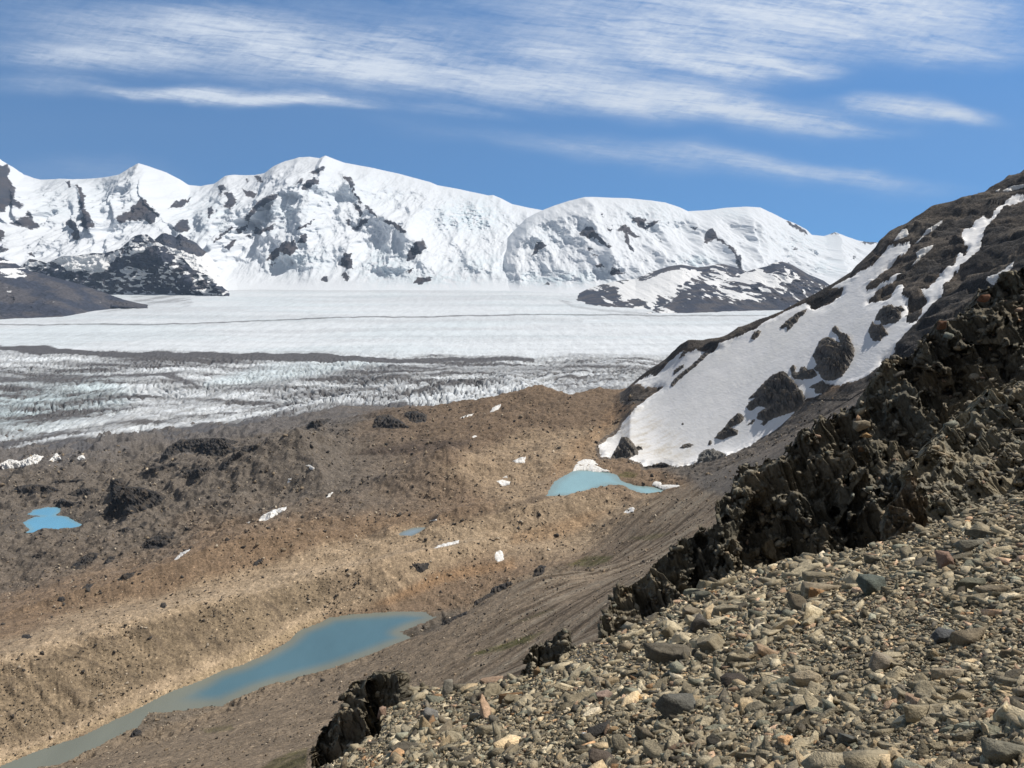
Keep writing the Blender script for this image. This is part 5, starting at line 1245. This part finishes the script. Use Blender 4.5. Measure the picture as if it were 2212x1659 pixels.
# ------------------------------------------------------------------ black crags beside the scree
def crag(name, poly, Yb, lean, label, seed, step=.7, ledge=14.0, back=5.0, mat=None, rubble=(), rough=1.0, nsh=260, crest=None, cat='crag', foli=(.35, .2, 1.0)):
    """a cliff: outline poly at the given distance, stepped ledges and upright shards, closed at the back"""
    mat = mat or M_CRAG
    poly = [(x, y + 85) if y > edge_py(x) - 12 and x > 300 else (x, y) for x, y in poly]
    p = np.array(poly)
    xs = np.arange(p[:, 0].min() - 3, p[:, 0].max() + 3, step); ys = np.arange(p[:, 1].min() - 3, p[:, 1].max() + 3, step)
    QX, QY = np.meshgrid(xs, ys)
    ymx = p[:, 1].max()
    Y0 = np.interp(QX, *zip(*Yb)); 
    up = (np.interp(QX, *zip(*crest)) if crest else ymx) - QY              # pixels above the foot
    # ledges: depth grows in steps with height
    lw = up / ledge + .9 * fbm(QX / 34, QY / 34, 3, seed=seed) + .35 * fbm(QX / 9, QY / 12, 3, seed=seed + 1)
    st = np.floor(lw) + sstep(.45, 1.0, lw - np.floor(lw))
    mpp = Y0 / F_PX
    Y = Y0 + lean * mpp * (.35 * up + .65 * st * ledge)
    b = P(QX, QY, Y)
    x, z, y = b[..., 0], b[..., 2], b[..., 1]
    q = rough * mpp * 740 / 32.0
    # upright, tilted plates
    tl = x + .35 * z
    wx_ = .13 * fbm(x / 1.1, z / 1.1, 3, seed=seed + 6); wz_ = .15 * fbm(x / 1.1, z / 1.1, 3, seed=seed + 7)
    ta = (tl + wx_) / q; za = (z + wz_) / q
    n = 1.30 * cells(ta / 2.8, za / 6.2, seed + 2, bias=.9) + .42 * cells(ta / .85, za / 3.2, seed + 3, bias=.8) + .13 * cells(ta / .3, za / 1.1, seed + 5, bias=.6) + .9 * fbm(x / 6, z / 6, 3, seed=seed + 4) + .045 * cells(ta / .12, za / .5, seed + 15)
    Y = Y - q * n * .55
    jx = QX + 2.2 * cells(QX / 7 + QY / 20, QY / 9, seed + 8) + .8 * cells(QX / 2.5, QY / 4, seed + 10); jy = QY + 2.2 * cells(QX / 6 + QY / 16, QY / 10, seed + 9)
    s = sdpoly(jx, jy, poly, 12)
    ok = s > 0
    m = ok[:-1, :-1] & ok[1:, :-1] & ok[:-1, 1:] & ok[1:, 1:]
    V = P(QX, QY, Y)
    thick = np.clip(back * (1 - np.exp(-np.maximum(s, 0) / 8.0)), .15, back)
    Bk = V.copy(); Bk[..., 1] += thick; Bk[..., 2] -= thick * .5; Bk[..., 0] += thick * .25
    e = Empty(name, V[ok].mean(0))
    nv = QX.size; fr = grid_faces(*QX.shape, mask=m)
    # rim faces between front and back
    fm = np.zeros((m.shape[0] + 2, m.shape[1] + 2), bool); fm[1:-1, 1:-1] = m
    idx = np.arange(nv).reshape(QX.shape); rim = []
    for di, dj, a, b2 in ((-1, 0, (0, 0), (0, 1)), (1, 0, (1, 1), (1, 0)), (0, -1, (1, 0), (0, 0)), (0, 1, (0, 1), (1, 1))):
        out = m & ~fm[1 + di:m.shape[0] + 1 + di, 1 + dj:m.shape[1] + 1 + dj]
        i, j = np.nonzero(out)
        ia = idx[i + a[0], j + a[1]]; ib = idx[i + b2[0], j + b2[1]]
        rim.append(np.stack([ia, ia + nv, ib + nv, ib], -1))
    VV = np.concatenate([V.reshape(-1, 3), Bk.reshape(-1, 3)]) - np.array(e.location)
    F = np.concatenate([fr[:, ::-1], fr + nv] + rim)
    v, f, _ = compact(VV, F, {})
    mesh_np('cliff_face', v, f, mat, {}, smooth=False, parent=e)
    tag(e, label, cat, 'black crags along the scree edge')
    # shards standing out of the face and the crest
    rng = np.random.default_rng(seed); nsh = int(nsh * .35)
    ii = np.nonzero(ok.ravel() & (s.ravel() < 60))[0]
    edge = np.exp(-s.ravel()[ii] / 3.0) * (QY.ravel()[ii] < np.interp(QX.ravel()[ii], *zip(*crest)) - 6 if crest else QY.ravel()[ii] < ymx - 8) + .012
    ch = rng.choice(ii, nsh, p=edge / edge.sum())
    pos = V.reshape(-1, 3)[ch]; mp = pos[:, 1] / F_PX
    sz = mp * np.clip(rng.lognormal(math.log(7), .45, nsh), 3, 18)
    R = rot_frames(nsh, np.array([1.0, -.25, .3]), .28, rng)          # plates on edge
    # long side up
    k = rng.integers(0, len(TEMPL), nsh)
    pos = pos + np.array([0, .3, -.1]) * sz[:, None]
    cols = np.where(rng.uniform(0, 1, (nsh, 1)) < .72, np.array([.14, .122, .09]), np.array([.16, .145, .105])) * rng.uniform(.7, 1.35, (nsh, 1))
    scatter_mesh('rock_plates', TEMPL, k, R, np.stack([sz, sz * .9, sz * .9], 1), pos - np.array(e.location), cols, M_STONE, parent=e)['kind'] = 'stuff'
    # rubble lying on the ledges: where the surface is flat enough
    nz = np.zeros(QX.shape); dY = np.gradient(Y, axis=0); dz = np.gradient(V[..., 2], axis=0)
    flatness = np.clip(-dY / (np.abs(dz) + 1e-6), 0, 4)
    fr_ = lw - np.floor(lw)
    fl = (fr_ > .52) & (fr_ < .98) & ok & (QY < edge_py(QX) + 4) & (s > 2) & (fbm(QX / 30, QY / 20, 3, seed=seed + 30) > -.12)
    if rubble is not None and fl.any():
        nr = int(rubble) if np.isscalar(rubble) else 300
        ii = np.nonzero(fl.ravel())[0]; ch = rng.choice(ii, nr)
        pos = V.reshape(-1, 3)[ch]; sz = pos[:, 1] / F_PX * np.clip(rng.lognormal(math.log(5.6), .45, nr), 2, 15)
        pos = pos + np.array([0, -.1, .12]) * sz[:, None]
        pi = rng.choice(len(PAL), nr, p=PALW)
        scatter_mesh('ledge_rubble', TEMPL, rng.integers(0, len(TEMPL), nr), rot_frames(nr, np.array([-.2, -.3, 1.0]), .35, rng), np.stack([sz, sz * .9, sz * 1.2], 1), pos - np.array(e.location), PAL[pi] * rng.uniform(.7, 1.25, (nr, 1)), M_STONE, parent=e)['kind'] = 'stuff'
    return e

def Empty(name, loc):
    o = bpy.data.objects.new(name, None); COL.objects.link(o); o.location = loc; o.empty_display_size = .5
    return o

crag('crag', C7('170 1520 190 1438 215 1340 270 1220 340 1140 400 1030 460 920 500 860 560 830 650 785 700 775 760 780 820 800 840 850 820 930 740 1010 715 1060 705 1210 570 1300 420 1400 320 1450 300 1540'), [(290, 21), (400, 19.5)], 1.0,
     'low black crag standing alone at the bottom left end of the scree', 41, .5, 22, 2.5, nsh=150, rubble=60)
crag('crag', C7('1600 830 1640 790 1680 720 1700 660 1760 590 1830 570 1900 530 1940 490 2000 480 2100 520 2090 570 2000 640 1950 715 1870 750 1800 745 1720 810'), [(510, 24.5), (590, 23)], 1.0,
     'small black crag between the low crag and the stepped one', 42, .45, 14, 2, nsh=110, rubble=70)
crag('crag', C6('350 480 365 440 380 390 430 320 450 260 530 235 560 225 600 170 640 130 690 100 720 60 760 40 800 90 780 180 720 320 600 410 530 450 450 475'), [(595, 27.5), (700, 26)], 1.0,
     'stepped black crag of thin upright plates right of the small one', 43, .5, 18, 3, nsh=200, rubble=130)
crag('crag', S5('830 1330 870 1240 950 1190 1070 1130 1190 1090 1210 1000 1220 900 1240 850 1290 810 1340 730 1400 650 1450 540 1540 560 1620 540 1700 500 1790 480 1830 430 1900 330 1950 260 2080 230 2090 180 2212 140') + S4('630 230 770 190 850 150 890 250 895 420 885 620 850 800 900 950 1020 1100 1025 1340 800 1405 600 1450 400 1500 200 1530 0 1600') + S5('1450 1520 1250 1590 1100 1640 960 1620 900 1480'), [(615, 32), (760, 31), (880, 30)], .9,
     'tall dark cliff with a rubble ledge in the middle of the crag row', 44, .55, 40, 6, nsh=420, rubble=420, crest=[(660, 610), (770, 572), (890, 540)])
crag('crag', S3('845 1160 850 1130 900 1060 940 1010 970 930 1000 890 1050 870 1120 880 1230 870 1280 860 1290 800 1370 690 1460 640 1480 560 1530 560 1660 520 1720 460 1800 420 1830 330 1920 300 1960 240 2020 200 2100 160 2150 120 2212 105 2500 0 2900 -100') + S4('2900 900 2300 1000 2130 1000 1900 1060 1700 1150 1560 1180 1360 1250 1100 1350 1000 1350 960 1150 860 900 840 600 840 200'), [(860, 39), (1110, 37)], 1.5,
     'highest broken dark cliff at the right edge, above the scree', 45, .6, 26, 8, nsh=700, rubble=1100, crest=[(880, 540), (950, 520), (1010, 500), (1100, 485)])
crag('crag', S4('1215 760 1230 640 1370 590 1400 520 1500 400 1600 320 1720 230 1830 120 1900 30 2000 40 2100 10 2300 -40 2900 -160 2900 900 2300 1005 2130 1000 1900 1060 1700 1150 1560 1185 1365 1250 1330 1100 1390 1000 1280 830'), [(900, 31), (1110, 31)], 2.5,
     'olive grey broken buttress with lit rubble ledges above the right scree edge', 47, .55, 20, 5, mat=M_APRON, nsh=120, rubble=1100, crest=[(880, 540), (950, 520), (1010, 500), (1100, 485)], rough=.85)
crag('pinnacle', S4('1015 1345 1012 1200 1040 1060 1100 1000 1130 930 1200 860 1270 790 1292 830 1285 920 1340 940 1385 1000 1372 1100 1365 1235 1200 1325'), [(880, 24.6), (930, 24.6)], .5,
     'tan and rusty rock pinnacle standing at the cliff foot', 46, .4, 30, 2.5, mat=M_TAN if False else mat_rock('rusty_rock', (.24, .20, .145), (.36, .25, .155), 1.0, 1.0, .2), nsh=18, rubble=16, cat='pinnacle', rough=.6)
def crag_block(poly, Y, label, col, seed):
    p = np.array(poly); c = p.mean(0); w_ = p.max(0) - p.min(0)
    pos = P(c[0], c[1], Y); sx = w_[0] * Y / F_PX; sz = w_[1] * Y / F_PX
    v, f = shard(seed, 14, .8, 2); v = v / (v.max(0) - v.min(0)) * np.array([sx, sx * .7, sz])
    o = mesh_np('boulder', v - np.array([0, 0, v[:, 2].min()]), f, M_STONE, {'Col': np.repeat(np.array([col]), len(v), 0)}, smooth=False)
    o.location = pos + np.array([0, 0, v[:, 2].min()]); tag(o, label, 'boulder', 'blocks on the black crags')
crag_block(S4('740 320 800 305 870 370 850 410 780 400'), 33.2, 'large tan block perched on top of the tall dark cliff', (.30, .25, .175), 1101)
crag_block(S4('785 440 880 415 892 442 800 462'), 33.0, 'flat orange block just under the perched tan block', (.36, .23, .11), 1102)
crag_block(S3('1460 640 1480 560 1530 560 1520 620'), 40.0, 'rusty upright block on the crest of the highest cliff', (.16, .085, .05), 1103)
crag_block(S3('1820 400 1830 330 1910 330 1890 400'), 41.0, 'rusty red block beside the upper snow tongue', (.17, .085, .05), 1104)

# ------------------------------------------------------------------ air
def build_haze():
    bm = bmesh.new(); bmesh.ops.create_cube(bm, size=1.0)
    me = bpy.data.meshes.new('haze'); bm.to_mesh(me); bm.free()
    o = bpy.data.objects.new('haze', me); COL.objects.link(o)
    o.scale = (40000, 18000, 3600); o.location = (0, 8000, 900)
    m = bpy.data.materials.new('haze'); m.use_nodes = True; nt = m.node_tree; nt.nodes.clear()
    out = mknode(nt, 'ShaderNodeOutputMaterial'); v = mknode(nt, 'ShaderNodeVolumePrincipled')
    v.inputs['Color'].default_value = (.52, .72, 1.0, 1); v.inputs['Density'].default_value = HAZE; v.inputs['Anisotropy'].default_value = 0.0
    nt.links.new(v.outputs[0], out.inputs['Volume']); me.materials.append(m)
    m.cycles.homogeneous_volume = True
    tag(o, kind='stuff'); o['label'] = 'thin blue haze between the viewer and the far peaks'; o['category'] = 'haze'
if HAZE > 0: build_haze()
